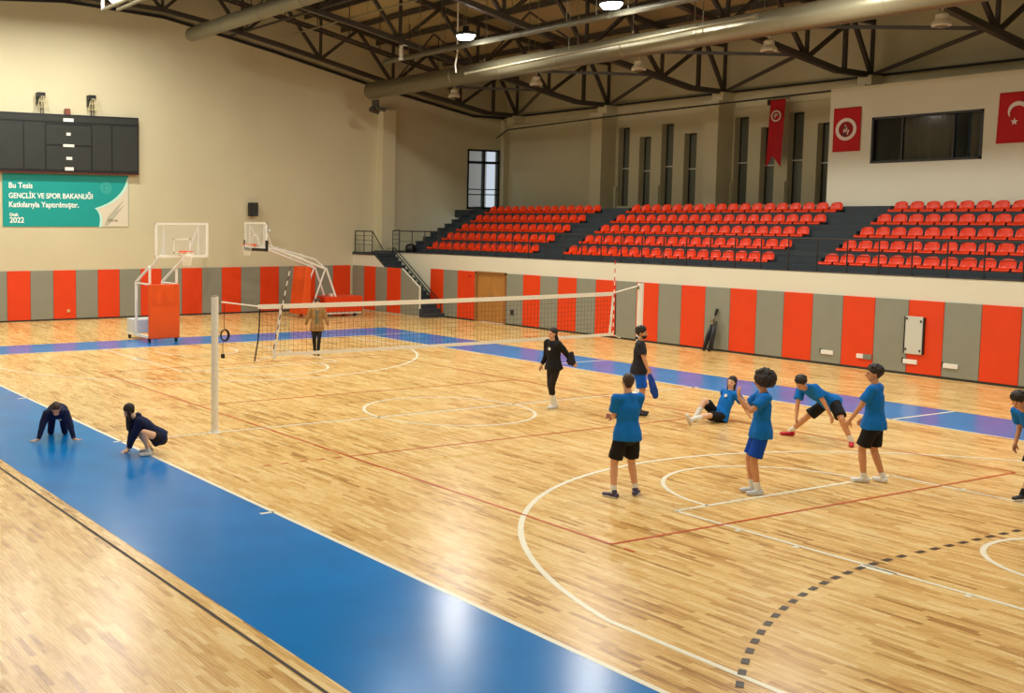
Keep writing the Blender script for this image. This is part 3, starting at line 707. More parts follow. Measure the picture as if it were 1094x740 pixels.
# round emblem: thin ring with a small running mark
n_ = MB(); cy, cz = by(0.815), bz(0.245)
for r, wd_, k in ((0.21, 0.018, 24), (0.13, 0.015, 20)):
    for i in range(k):
        a, b_ = 2 * PI * i / k, 2 * PI * (i + 0.7) / k
        n_.poly([(bx + 0.024, cy + (r + q) * math.cos(t_), cz + (r + q) * math.sin(t_)) for t_, q in ((a, -wd_), (b_, -wd_), (b_, wd_), (a, wd_))])
n_.poly([(bx + 0.024, cy - 0.06, cz + 0.06), (bx + 0.024, cy - 0.02, cz + 0.08), (bx + 0.024, cy + 0.07, cz - 0.07), (bx + 0.024, cy + 0.03, cz - 0.08)])
n_.poly([(bx + 0.024, cy - 0.06, cz + 0.06), (bx + 0.024, cy - 0.05, cz - 0.03), (bx + 0.024, cy - 0.02, cz - 0.02), (bx + 0.024, cy - 0.02, cz + 0.08)])
n_.poly([(bx + 0.024, cy + 0.03, cz + 0.05), (bx + 0.024, cy + 0.07, cz + 0.05), (bx + 0.024, cy + 0.07, cz + 0.01), (bx + 0.024, cy + 0.03, cz + 0.01)])
ch(n_.build('emblem', mat('pale_teal_print', rgb(90, 196, 186), 0.6), e))
# wall loudspeaker and small bracket lamp
e = empty('wall_speaker', (XE, 8.33, 4.19)); inv = Matrix.Translation(-Vector(e.location)); tag(e, 'small black loudspeaker on the end wall above the side basketball hoop', 'loudspeaker')
ch(MB().box(XE + 0.06, 8.15, 4.19, XE + 0.34, 8.52, 4.78).build('cabinet', M_dark, e, bevel=0.02))
ch(MB().box(XE + 0.34, 8.18, 4.22, XE + 0.352, 8.49, 4.75).build('grille', M_board, e))
ch(MB().box(XE, 8.28, 4.4, XE + 0.07, 8.38, 4.6).build('wall_bracket', M_steel, e))
e = empty('bracket_lamp', (XE, 9.0, 3.3)); inv = Matrix.Translation(-Vector(e.location)); tag(e, 'small brassy bracket lamp on the end wall right of the loudspeaker', 'wall lamp')
ch(MB().tube((XE, 9.0, 3.5), (XE + 0.25, 9.0, 3.5), 0.03).tube((XE + 0.25, 9.0, 3.4), (XE + 0.25, 9.0, 3.72), 0.035).build('arm', M_steel, e))
ch(MB().lathe((XE + 0.25, 8.92, 3.32), [(0.10, 0), (0.12, 0.06), (0.05, 0.16)], 14).build('shade', mat('brass_shade', rgb(190, 160, 70), 0.4, metal=0.4), e))
ch(MB().lathe((XE + 0.25, 9.12, 3.5), [(0.05, 0), (0.08, 0.05), (0.03, 0.14)], 14).build('shade', M_white, e))

# ================================================================== BASKETBALL STANDS
def hoop(loc, rz, label, over, armtop, basecol, small=False):
    # local frame: court side is +X, board centred on Y=0
    e = empty('basketball_stand', loc, rz); tag(e, label, 'basketball hoop')
    P = lambda mb, nm, m, par=None, **k: mb.build(nm, m, par or e, **k)
    bxp = over
    # board
    fr = MB()
    for y0, y1, z0, z1 in ((-0.92, 0.92, 2.84, 2.91), (-0.92, 0.92, 3.87, 3.94), (-0.92, -0.85, 2.84, 3.94), (0.85, 0.92, 2.84, 3.94)): fr.box(bxp - (0.03 if y1 - y0 > 1 else 0.027), y0, z0, bxp + (0.03 if y1 - y0 > 1 else 0.027), y1, z1)
    brd = P(MB().box(bxp - 0.006, -0.87, 2.88, bxp + 0.006, 0.87, 3.90), 'backboard', M_glass)
    P(fr, 'board_frame', M_white, brd)
    tg = MB()
    for y0, y1, z0, z1 in ((-0.30, 0.30, 2.99, 3.03), (-0.30, 0.30, 3.40, 3.44), (-0.30, -0.26, 2.99, 3.44), (0.26, 0.30, 2.99, 3.44)): tg.box(bxp + 0.008, y0, z0, bxp + 0.014, y1, z1)
    P(tg, 'target_square', M_white, brd)
    if small:
        pd = MB().box(bxp - 0.05, -0.95, 2.78, bxp + 0.05, 0.95, 2.90).box(bxp - 0.05, -0.97, 2.78, bxp + 0.05, -0.87, 3.22).box(bxp - 0.05, 0.87, 2.78, bxp + 0.05, 0.97, 3.22)
        P(pd, 'edge_padding', M_dark, brd, bevel=0.02)
    # rim and net
    rm = MB(); rc = bxp + 0.15 + 0.235
    for k in range(28):
        a, b_ = 2 * PI * k / 28, 2 * PI * (k + 1) / 28
        rm.tube((rc + 0.235 * math.cos(a), 0.235 * math.sin(a), 3.05), (rc + 0.235 * math.cos(b_), 0.235 * math.sin(b_), 3.05), 0.012, n=6)
    rm.box(bxp, -0.1, 2.98, bxp + 0.16, 0.1, 3.06)
    rim = P(rm, 'rim', M_rim)
    nt_ = MB(); lv = [(0.225, 3.04), (0.19, 2.92), (0.15, 2.80), (0.13, 2.68), (0.12, 2.60)]
    for j in range(len(lv) - 1):
        for k in range(12):
            for sgn in (1, -1):
                a = 2 * PI * (k + 0.5 * (j % 2)) / 12; b_ = a + sgn * PI / 12
                nt_.tube((rc + lv[j][0] * math.cos(a), lv[j][0] * math.sin(a), lv[j][1]), (rc + lv[j + 1][0] * math.cos(b_), lv[j + 1][0] * math.sin(b_), lv[j + 1][1]), 0.004, n=4)
    P(nt_, 'hoop_net', M_band, rim)
    # board bracing behind
    for s in (-1, 1):
        P(MB().tube((bxp - 0.05, 0.6 * s, 2.88), (bxp - 0.05, 0.6 * s, 3.9), 0.025), 'board_upright', M_white)
        P(MB().tube((bxp - 0.55, 0.45 * s, 2.86), (bxp - 0.05, 0.6 * s, 3.85), 0.025), 'board_strut', M_white)
    # arms
    ax, az = armtop
    for s in (-1, 1):
        y = 0.45 * s
        P(MB().tube((bxp - 0.02, y, 2.88), (bxp - 0.6, y, 2.88), 0.04).tube((bxp - 0.6, y, 2.88), (ax, y, az), 0.05), 'main_arm', M_white)
        if over > 2.5: P(MB().tube((bxp - 0.35, y, 3.0), (ax + 0.55, y, az + 0.42), 0.035).tube((ax + 0.55, y, az + 0.42), (ax, y, az), 0.035).tube((ax + 1.2, y, 2.68), (ax + 1.2, y, 2.40), 0.02), 'tie_arm', M_white)
    return e, P
# main stand
e, P = hoop((-15.05, 0.03, 0), 0.0, 'white basketball stand with orange front pad and clear board, on the border behind the baseline', 1.45, (0.0, 2.45), None)
for s in (-1, 1):
    y = 0.48 * s
    P(MB().tube((0.0, y, 0.3), (0.0, y, 2.45), 0.045), 'front_post', M_white)
    P(MB().tube((-1.15, y, 0.25), (-1.15, y, 1.95), 0.05).tube((-1.15, y, 1.95), (-0.02, y, 2.5), 0.045), 'rear_post', M_white)
    P(MB().tube((-1.15, y, 1.92), (0.0, y, 1.92), 0.03), 'side_rail', M_white)
    P(MB().box(-1.95, y - 0.04, 0.14, 0.0, y + 0.04, 0.22), 'base_rail', M_white)
    for x in (-1.75, -0.05): P(MB().tube((x, y - 0.03, 0.07), (x, y + 0.03, 0.07), 0.07, n=14).box(x - 0.02, y - 0.04, 0.07, x + 0.02, y + 0.04, 0.16), 'castor', M_dark)
P(MB().box(0.02, -0.56, 0.14, 0.14, 0.54, 1.93), 'front_pad', mat('orange_stand_pad', rgb(232, 84, 14), 0.45, var=0.06, scale=1.5), bevel=0.03)
P(MB().box(-1.95, -0.5, 0.22, -1.12, 0.5, 0.68), 'counterweight_box', mat('pale_blue_white_box', rgb(206, 216, 220), 0.4), bevel=0.02)
# stand by the corner, turned to face the viewer's left
e, P = hoop((-21.5, 9.95, 0), -PI / 2, 'white basketball stand with long raised arm and orange pads by the corner', 2.95, (-0.15, 2.0), None, small=True)
for s in (-1, 1):
    y = 0.45 * s
    P(MB().tube((-0.15, y, 2.05), (-0.75, y, 0.55), 0.045).tube((-0.1, y, 2.0), (0.45, y, 0.6), 0.035), 'rear_post', M_white)
    P(MB().box(-1.9, y - 0.04, 0.12, 0.7, y + 0.04, 0.2), 'base_rail', M_white)
    for x in (-1.6, 0.5): P(MB().tube((x, y - 0.03, 0.07), (x, y + 0.03, 0.07), 0.07, n=14).box(x - 0.02, y - 0.04, 0.07, x + 0.02, y + 0.04, 0.16), 'castor', M_dark)
P(MB().prism([(0.62, -0.52, 0.15), (1.05, -0.52, 0.15), (0.85, -0.52, 2.12), (0.62, -0.52, 2.12)], (0, 1.04, 0)), 'front_pad', mat('orange_stand_pad', rgb(232, 84, 14), 0.45), bevel=0.03)
P(MB().box(-1.95, -0.55, 0.2, -0.1, 0.55, 0.85), 'base_pad', M_orange, bevel=0.04)
P(MB().box(-0.6, 0.2, 0.85, -0.45, 0.35, 0.98), 'roller', M_band)

# ================================================================== VOLLEYBALL NET
for sgn, lab in ((-1, 'white volleyball net post near the blue border, with a coiled cord'), (1, 'white volleyball net post on the stand side of the court')):
    yp = -5.59 if sgn < 0 else 5.6
    e = empty('net_post', (0, yp, 0)); inv = Matrix.Translation(-Vector(e.location)); tag(e, lab, 'net post')
    ch(MB().tube((0, yp, 0), (0, yp, 2.6), 0.07, n=20).build('pole', M_white, e, smooth=False))
    ch(MB().lathe((0, yp, 0), [(0.12, 0), (0.12, 0.012), (0.085, 0.02), (0.08, 0.05)], 20).build('floor_collar', M_white, e))
    ch(MB().lathe((0, yp, 2.6), [(0.07, 0), (0.06, 0.02)], 20).build('top_cap', M_duct, e))
    ch(MB().box(-0.02, yp + (0.04 if sgn < 0 else -0.12), 2.46, 0.02, yp + (0.12 if sgn < 0 else -0.04), 2.54).build('cable_eye', M_duct, e))
    if sgn < 0:
        cd = MB()
        for q in range(3):
            for k in range(18):
                a, b_ = 2 * PI * k / 18, 2 * PI * (k + 1) / 18; r = 0.10 + 0.006 * q
                cd.tube((0.02 * q, yp + 0.20 + r * math.cos(a) * 0.8, 1.86 + r * math.sin(a)), (0.02 * q, yp + 0.20 + r * math.cos(b_) * 0.8, 1.86 + r * math.sin(b_)), 0.012, n=5)
        cd.tube((0, yp + 0.2, 1.95), (0, yp + 0.2, 2.45), 0.006, n=5).tube((0, yp + 0.17, 1.74), (0, yp + 0.17, 1.5), 0.006, n=5).box(-0.03, yp + 0.14, 1.42, 0.03, yp + 0.2, 1.5)
        ch(cd.build('coiled_cord', M_dark, e))
    else:
        ch(MB().box(-0.03, yp - 0.09, 1.28, 0.03, yp - 0.05, 1.34).build('winch', M_dark, e))
e = empty('volleyball_net', (0, 0, 1.4)); inv = Matrix.Translation(-Vector(e.location)); tag(e, 'long dark mesh volleyball net with white tapes stretched across the middle of the court', 'net')
def ntop(y): return 2.40 + 0.02 * (y / 4.7) ** 2
def nbot(y): return 1.40 - 0.02 * (1 - (y / 4.7) ** 2)
YA, YZ = -4.66, 4.75
tp = MB(); bt = MB(); ys = [YA + (YZ - YA) * i / 24 for i in range(25)]
for a, b_ in zip(ys, ys[1:]):
    tp.prism([(-0.006, a, ntop(a) - 0.09), (-0.006, b_, ntop(b_) - 0.09), (-0.006, b_, ntop(b_)), (-0.006, a, ntop(a))], (0.012, 0, 0))
    bt.prism([(-0.006, a, nbot(a)), (-0.006, b_, nbot(b_)), (-0.006, b_, nbot(b_) + 0.065), (-0.006, a, nbot(a) + 0.065)], (0.012, 0, 0)) if a > -4.3 else None
ch(tp.build('top_tape', M_band, e)); ch(bt.build('bottom_tape', M_band, e))
ms = MB(); y = YA + 0.1; i = 0
while y < YZ - 0.02:
    ms.bar((0, y, nbot(y) + 0.02), (0, y, ntop(y) - 0.06), 0.0036, 0.0036, up=(1, 0, 0)); y += 0.1
for k in range(1, 10):
    z = k / 10
    for a, b_ in zip(ys[::4], ys[4::4]): ms.bar((0, a, nbot(a) + (ntop(a) - nbot(a)) * z), (0, b_, nbot(b_) + (ntop(b_) - nbot(b_)) * z), 0.0036, 0.0036)
ch(ms.build('mesh_netting', M_net, e))
ch(MB().path([(0, -4.62, 2.34), (0, -4.63, 2.0), (0, -4.66, 1.7), (0, -4.73, 1.32)], 0.014).build('side_cord', M_dark, e))
ch(MB().tube((0, 4.80, 2.36), (0, 4.82, 1.42), 0.012).build('side_cord', M_dark, e))
for (p, q) in (((0, -4.15, 2.36), (0, -4.30, 1.34)), ((0, 4.73, 2.38), (0, 4.64, 1.40))):
    d_ = (Vector(q) - Vector(p)); ch(MB().bar(p, q, 0.05, 0.02, up=(1, 0, 0)).build('side_tape', M_band, e))
for (p, q) in (((0, -5.50, 2.50), (0, -4.66, 2.385)), ((0, 4.75, 2.40), (0, 5.52, 2.54))):
    ch(MB().tube(p, q, 0.014).build('head_cable', M_band, e))
ch(MB().tube((0, 4.75, 1.42), (0, 5.0, 1.33), 0.008).tube((0, -4.7, 1.33), (0, -4.3, 1.40), 0.008).build('foot_cord', M_band, e))
for j, (p, q, lb) in enumerate((((0.02, -4.12, 2.42), (0.02, -3.95, 3.15), 'red and white striped net antenna at the near end of the net'), ((0.02, 4.73, 2.42), (0.02, 4.73, 3.15), 'red and white striped net antenna at the far end of the net'))):
    p = Vector(p); q = Vector(q); mb = MB()
    p0 = p - (q - p) / (q - p).length * 1.0
    N_ = 18
    for k in range(N_):
        a = p0 + (q - p0) * k / N_; b_ = p0 + (q - p0) * (k + 1) / N_
        mb.tube(a, b_, 0.011, n=8, mi=k % 2)
    o = mb.build('net_antenna', [M_band, mat('antenna_dark_red', rgb(120, 60, 50), 0.5)] if j == 0 else [M_band, mat('antenna_red', rgb(214, 40, 30), 0.5)]); tag(o, lb, 'antenna')

# ================================================================== LONG WALL FITTINGS
yw = YW - 0.05
e = empty('white_board', (1.06, yw, 0.55)); inv = Matrix.Translation(-Vector(e.location)); tag(e, 'upright white access board with dark corner clips on the orange pad', 'access board')
ch(MB().box(0.84, yw - 0.06, 0.57, 1.30, yw, 1.57).build('panel', mat('grey_white_board', rgb(206, 208, 196), 0.5), e, bevel=0.01))
for x in (0.80, 1.31): ch(MB().box(x, yw - 0.05, 0.58, x + 0.03, yw, 1.56).build('edge_bracket', M_dark, e))
for x, z in ((0.86, 0.66), (1.24, 0.64), (0.86, 1.48), (1.24, 1.42)): ch(MB().box(x, yw - 0.075, z, x + 0.035, yw - 0.05, z + 0.06).build('corner_clip', M_dark, e))
for i, (x, c2, lb) in enumerate(((-1.60, None, 'white socket box low on the grey pad, furthest left of the four'), (-0.52, 'g', 'half white half grey socket box low on the orange pad'), (0.80, None, 'white socket box directly below the white access board'), (1.86, None, 'white socket box low on the grey pad, furthest right of the four'))):
    o = empty('socket_box', (x, yw, 0.3)); inv = Matrix.Translation(-Vector(o.location)); tag(o, lb, 'socket box', None)
    ch(MB().box(x, yw - 0.035, 0.30, x + (0.2 if c2 else 0.38), yw, 0.42).build('cover', M_white, o, bevel=0.006))
    if c2: ch(MB().box(x + 0.2, yw - 0.035, 0.29, x + 0.44, yw, 0.43).build('blank_plate', mat('socket_grey', rgb(128, 128, 116), 0.5), o))
    else: ch(MB().box(x - 0.03, yw - 0.03, 0.31, x, yw, 0.45).build('end_clip', M_dark, o))
# folded padded tripod leaning on the grey pad
e = empty('folded_tripod', (-5.2, 14.35, 0)); inv = Matrix.Translation(-Vector(e.location)); tag(e, 'folded black tripod stand leaning against a grey wall pad', 'tripod')
for (p, q, r) in (((-5.42, 14.30, 0.0), (-5.28, 14.46, 0.85), 0.055), ((-5.20, 14.28, 0.0), (-5.17, 14.46, 0.85), 0.055), ((-5.12, 14.32, 0.1), (-5.11, 14.47, 1.05), 0.03)):
    ch(MB().lathe(p, [(0.04, 0), (r, 0.06), (r * 1.25, 0.5), (r * 0.8, 0.86)], 12, axis=(Vector(q) - Vector(p))).build('leg', M_dark, e, smooth=True))
ch(MB().tube((-5.22, 14.44, 0.75), (-5.19, 14.55, 1.30), 0.025).build('centre_pole', M_duct, e))
ch(MB().tube((-5.20, 14.51, 1.12), (-5.17, 14.55, 1.33), 0.04).build('head', M_dark, e))
ch(MB().box(-5.30, 14.40, 0.88, -5.18, 14.48, 1.0).build('clamp', M_duct, e))
o = MB().box(-14.75, yw - 0.03, 0.42, -14.6, yw, 0.62).build('floor_latch', M_steel); tag(o, 'small dark latch on the grey pad right of the brown door', 'latch')
o = MB().lathe((-17.25, yw, 1.82), [(0.05, 0), (0.05, 0.05), (0.03, 0.07)], 14, axis=(0, -1, 0)).build('wall_button', M_flag); tag(o, 'small red alarm button on the orange pad left of the brown door', 'alarm button')

# ================================================================== FLAGS
def cloth(name, x0, x1, z0, z1, y, m, label, notch=0.0, e=None, amp=0.03, lean=0.0, nx=16, nz=30):
    mb = MB(); V = []
    for j in range(nz + 1):
        for i in range(nx + 1):
            u, v = i / nx, j / nz
            zz = z1 + (z0 - z1) * v
            if notch: zz = z1 + (z0 + notch * (1 - abs(2 * u - 1)) - z1) * v
            xx = x0 + (x1 - x0) * u + lean * v
            V.append((xx, y - 0.03 + amp * math.sin(u * 7 + v * 1.5) * (0.3 + v) * 0.6, zz))
    F = [(j * (nx + 1) + i, j * (nx + 1) + i + 1, (j + 1) * (nx + 1) + i + 1, (j + 1) * (nx + 1) + i) for j in range(nz) for i in range(nx)]
    mb.add(V, F); o = mb.build(name, m, e, smooth=True); sd = o.modifiers.new('thickness', 'SOLIDIFY'); sd.thickness = 0.006
    return o
def ring(mb, cx, cz, y, r0, r1, n=40, a0=0, a1=2 * PI):
    for i in range(n):
        a, b_ = a0 + (a1 - a0) * i / n, a0 + (a1 - a0) * (i + 1) / n
        mb.poly([(cx + r0 * math.cos(a), y, cz + r0 * math.sin(a)), (cx + r0 * math.cos(b_), y, cz + r0 * math.sin(b_)), (cx + r1 * math.cos(b_), y, cz + r1 * math.sin(b_)), (cx + r1 * math.cos(a), y, cz + r1 * math.sin(a))])
# swallow-tailed pennant
e = empty('red_pennant', (-8.9, 21.95, 8.55)); inv = Matrix.Translation(-Vector(e.location)); tag(e, 'long red swallow-tailed pennant with a small white ring emblem, hanging over the window slots', 'pennant')
ch(cloth('cloth', -9.22, -8.60, 6.05, 8.52, 21.97, M_flag, '', notch=0.42, e=e, lean=-0.12))
ch(MB().tube((-9.32, 21.95, 8.53), (-8.45, 21.95, 8.53), 0.025).build('pole', M_duct, e)); ch(MB().box(-9.34, 21.9, 8.34, -9.26, 22.495, 8.55).build('bracket', M_steel, e))
n_ = MB(); yy_ = 21.88; ring(n_, -8.93, 7.92, yy_, 0.15, 0.21); ring(n_, -8.93, 7.92, yy_, 0.03, 0.09, a0=0.3, a1=4.2); n_.poly([(-9.0, yy_, 7.86), (-8.97, yy_, 7.83), (-8.86, yy_, 8.0), (-8.89, yy_, 8.0)])
ch(n_.build('emblem', M_flagw, e))
# red flag with a ring
e = empty('ring_flag', (-4.4, RY, 7.72)); inv = Matrix.Translation(-Vector(e.location)); tag(e, 'red rectangular flag with a broad white ring emblem, left of the wide dark window', 'flag')
ch(cloth('cloth', -4.87, -3.93, 6.32, 7.72, RY, M_flag, '', e=e, amp=0.008))
n_ = MB(); yf = RY - 0.06; ring(n_, -4.41, 7.03, yf, 0.25, 0.36)
for px_, pz_ in ((0.0, 0.0), (0.06, -0.08), (-0.05, 0.08)):
    n_.poly([(-4.43 + px_, yf, 6.95 + pz_), (-4.40 + px_, yf, 6.93 + pz_), (-4.36 + px_, yf, 7.08 + pz_), (-4.40 + px_, yf, 7.10 + pz_)])
n_.poly([(-4.5, yf, 7.0), (-4.47, yf, 6.9), (-4.42, yf, 7.12), (-4.45, yf, 7.14)])
ch(n_.build('emblem', M_flagw, e))
n_ = MB(); ring(n_, -4.41, 7.03, yf + 0.004, 0.0, 0.25); ch(n_.build('emblem_field', mat('dark_red_print', rgb(150, 10, 20), 0.75), e))
n_ = MB(); ring(n_, -4.45, 6.86, yf - 0.002, 0, 0.05, n=12); ch(n_.build('emblem_dot', M_dark, e))
# crescent and star flag
e = empty('crescent_flag', (1.0, RY, 7.72)); inv = Matrix.Translation(-Vector(e.location)); tag(e, 'red flag with white crescent and star at the right edge of the view', 'flag')
ch(cloth('cloth', 0.26, 1.55, 6.31, 7.74, RY, M_flag, '', e=e, amp=0.02, lean=-0.05))
n_ = MB(); cx_, cz_ = 0.80, 7.20; N_ = 40
outer = []; inner = []
for i in range(N_ + 1):
    t = i / N_; a = math.radians(-35 + 250 * t); outer.append((cx_ + 0.27 * math.cos(a), cz_ + 0.27 * math.sin(a)))
c2z = cz_ - 0.065
for i in range(N_ + 1):
    t = i / N_; a = math.radians(-22 + 224 * t); inner.append((cx_ + 0.215 * math.cos(a), c2z + 0.215 * math.sin(a)))
inner[0] = outer[0]; inner[-1] = outer[-1]
for i in range(N_): n_.poly([(outer[i][0], yf - 0.03, outer[i][1]), (outer[i + 1][0], yf - 0.03, outer[i + 1][1]), (inner[i + 1][0], yf - 0.03, inner[i + 1][1]), (inner[i][0], yf - 0.03, inner[i][1])])
ch(n_.build('crescent', M_flagw, e)); n_ = MB()
star = []
for k in range(10):
    r = 0.115 if k % 2 == 0 else 0.045; a = PI / 2 + k * PI / 5; star.append((0.72 + r * math.cos(a), yf - 0.03, 6.90 + r * math.sin(a)))
for k in range(10): n_.poly([(0.72, yf - 0.03, 6.90), star[k], star[(k + 1) % 10]])
ch(n_.build('star', M_flagw, e))

o = MB().lathe((XE + 0.05, 0.0, 0.36), [(0.07, 0), (0.07, 0.03), (0.03, 0.06)], 14, axis=(1, 0, 0)).build('wall_hook', mat('brass_hook', rgb(214, 176, 120), 0.4)); tag(o, 'small brass hook plate low on an orange pad below the banner', 'hook')

# ================================================================== PEOPLE
def V3(*a): return Vector(a)
class Blob:
    def __init__(s): s.v = []; s.f = []
    def capsule(s, p, q, r0, r1=None, side=None, ratio=1.0, caps=True, n=14):
        r1 = r0 if r1 is None else r1
        p = Vector(p); q = Vector(q); d = q - p; L = d.length
        if L < 1e-5: d = Vector((0, 0, 1)); L = 1e-5; q = p + d * L
        d = d.normalized()
        if side is None: side = d.cross(Vector((0.3, 0.2, 1)) if abs(d.z) < 0.9 else Vector((0, 1, 0)))
        a = (Vector(side) - d * Vector(side).dot(d)).normalized(); b = d.cross(a)
        rings = []
        m = 4
        if caps:
            for k in range(m): t = PI / 2 * (1 - k / m); rings.append((p - d * r0 * math.sin(t) * min(1, ratio * 1.0), r0 * math.cos(t)))
        rings.append((p, r0)); rings.append((q, r1))
        if caps:
            for k in range(1, m + 1): t = PI / 2 * k / m; rings.append((q + d * r1 * math.sin(t) * min(1, ratio * 1.0), r1 * math.cos(t)))
        base = len(s.v)
        for c, r in rings:
            r = max(r, 1e-4)
            for i in range(n):
                t = 2 * PI * i / n; s.v.append(tuple(c + a * (r * math.cos(t)) + b * (r * ratio * math.sin(t))))
        for k in range(len(rings) - 1):
            for i in range(n):
                s.f.append((base + k * n + i, base + k * n + (i + 1) % n, base + (k + 1) * n + (i + 1) % n, base + (k + 1) * n + i))
        s.f.append(tuple(base + i for i in range(n - 1, -1, -1))); e_ = base + (len(rings) - 1) * n; s.f.append(tuple(e_ + i for i in range(n)))
        return s
    def ell(s, c, fx_, fy_, fz_, jit=0.0, n=16, m=10):
        c = Vector(c); base = len(s.v)
        for j in range(m + 1):
            ph = PI * j / m
            for i in range(n):
                t = 2 * PI * i / n
                w_ = Vector(fx_) * (math.sin(ph) * math.cos(t)) + Vector(fy_) * (math.sin(ph) * math.sin(t)) + Vector(fz_) * math.cos(ph)
                if j in (0, m): w_ = Vector(fz_) * math.cos(ph) + Vector(fx_) * 1e-4 * math.cos(t) + Vector(fy_) * 1e-4 * math.sin(t)
                s.v.append(tuple(c + w_ * (1 + random.uniform(-jit, jit))))
        for j in range(m):
            for i in range(n):
                s.f.append((base + j * n + i, base + (j + 1) * n + i, base + (j + 1) * n + (i + 1) % n, base + j * n + (i + 1) % n))
        s.f.append(tuple(base + i for i in range(n))); s.f.append(tuple(base + m * n + i for i in range(n - 1, -1, -1)))
        return s
    def remesh(s, name, voxel, smooth=4, wrinkle=0.0, ws=14.0):
        me = bpy.data.meshes.new(name); me.from_pydata(s.v, [], s.f)
        bm = bmesh.new(); bm.from_mesh(me); bmesh.ops.remove_doubles(bm, verts=bm.verts, dist=1e-6); bmesh.ops.recalc_face_normals(bm, faces=bm.faces); bm.to_mesh(me); bm.free()
        o = bpy.data.objects.new(name, me); C.objects.link(o)
        r = o.modifiers.new('r', 'REMESH'); r.mode = 'VOXEL'; r.voxel_size = voxel; r.use_smooth_shade = True
        if smooth: sm_ = o.modifiers.new('s', 'SMOOTH'); sm_.iterations = smooth; sm_.factor = 0.5
        dg = bpy.context.evaluated_depsgraph_get(); dg.update()
        nm = bpy.data.meshes.new_from_object(o.evaluated_get(dg)); nm.name = name
        bpy.data.objects.remove(o); bpy.data.meshes.remove(me)
        if wrinkle:
            nrm = [v.normal.copy() for v in nm.vertices]
            for v, nn in zip(nm.vertices, nrm):
                p = v.co; v.co = p + nn * wrinkle * (noise.noise(Vector((p.x * ws, p.y * ws, p.z * ws * 0.45))))
        nm.polygons.foreach_set('use_smooth', [True] * len(nm.polygons))
        return nm

def ik(a, c, l1, l2, pole):
    a = Vector(a); c = Vector(c); d = c - a; D = d.length
    if D > (l1 + l2) * 0.999: c = a + d * ((l1 + l2) * 0.999 / D); d = c - a; D = d.length
    x = (l1 * l1 - l2 * l2 + D * D) / (2 * D); h = math.sqrt(max(0, l1 * l1 - x * x)); u = d.normalized()
    pl = Vector(pole); pl = pl - u * pl.dot(u)
    if pl.length < 1e-4: pl = Vector((1, 0, 0))
    return a + u * x + pl.normalized() * h, c

SKIN = {'light': mat('skin_light', rgb(224, 168, 132), 0.55), 'tan': mat('skin_tan', rgb(206, 146, 106), 0.55), 'pale': mat('skin_pale', rgb(232, 184, 150), 0.55)}
CL = {}
def cloth_mat(n, r, g, b_): return mat('cloth_' + n, rgb(r, g, b_), 0.8, var=0.06, scale=9, spec=0.25)
BLUE = cloth_mat('blue', 8, 110, 196); ROYAL = cloth_mat('royal_blue', 8, 70, 176); BLACK = cloth_mat('black', 26, 24, 26); NAVY = cloth_mat('navy', 20, 30, 66)
TEE = cloth_mat('charcoal', 40, 38, 44); TAN = cloth_mat('tan', 156, 118, 70); WSOCK = cloth_mat('white', 232, 230, 220); OLIVE = cloth_mat('olive_grey', 100, 104, 84); SHORTB = cloth_mat('bright_blue', 16, 92, 206)
HAIR = {'dark': mat('hair_dark', rgb(34, 24, 20), 0.6, bump=0.6, scale=60), 'brown': mat('hair_brown', rgb(64, 42, 28), 0.6, bump=0.6, scale=60)}
EYE = mat('eye_dark', rgb(30, 22, 20), 0.2); LIP = mat('lip_red', rgb(160, 80, 70), 0.5)
SOLE = mat('shoe_sole', rgb(225, 222, 215), 0.6); SOLED = mat('shoe_sole_dark', rgb(36, 32, 34), 0.6)
def shoe_mat(n, r, g, b_): return mat('shoe_' + n, rgb(r, g, b_), 0.5)

def hand(bl, wrist, d, nrm, s, curl=0.35, mirror=1, spread=0.0):
    d = Vector(d).normalized(); nrm = Vector(nrm); nrm = (nrm - d * nrm.dot(d)).normalized(); sd = nrm.cross(d) * mirror
    w = Vector(wrist)
    bl.capsule(w, w + d * 0.03 * s, 0.024 * s, 0.028 * s, side=sd, ratio=0.75)
    bl.capsule(w + d * 0.03 * s, w + d * 0.075 * s, 0.034 * s, 0.040 * s, side=sd, ratio=0.42)
    for k, (off, ln, r) in enumerate(((0.030, 0.072, 0.0088), (0.010, 0.080, 0.0092), (-0.011, 0.074, 0.0088), (-0.031, 0.058, 0.0080))):
        a = w + d * 0.088 * s + sd * off * s
        fd = (d + sd * off * (3 + spread * 8)).normalized()
        c1 = curl * 0.5; c2 = curl * 1.2
        b = a + (fd * math.cos(c1) + nrm * math.sin(c1)) * ln * 0.55 * s
        c = b + (fd * math.cos(c1 + c2) + nrm * math.sin(c1 + c2)) * ln * 0.45 * s
        bl.capsule(a - fd * 0.02 * s, b, r * 1.08 * s, r * s, n=8); bl.capsule(b, c, r * s, r * 0.85 * s, n=8)
    a = w + d * 0.035 * s + sd * 0.030 * s
    b = a + (sd * 0.75 + d * 0.75 + nrm * 0.15).normalized() * 0.042 * s
    c = b + (sd * 0.35 + d * 0.95 + nrm * 0.25).normalized() * 0.034 * s
    bl.capsule(a, b, 0.0125 * s, 0.011 * s, n=8); bl.capsule(b, c, 0.0105 * s, 0.009 * s, n=8)

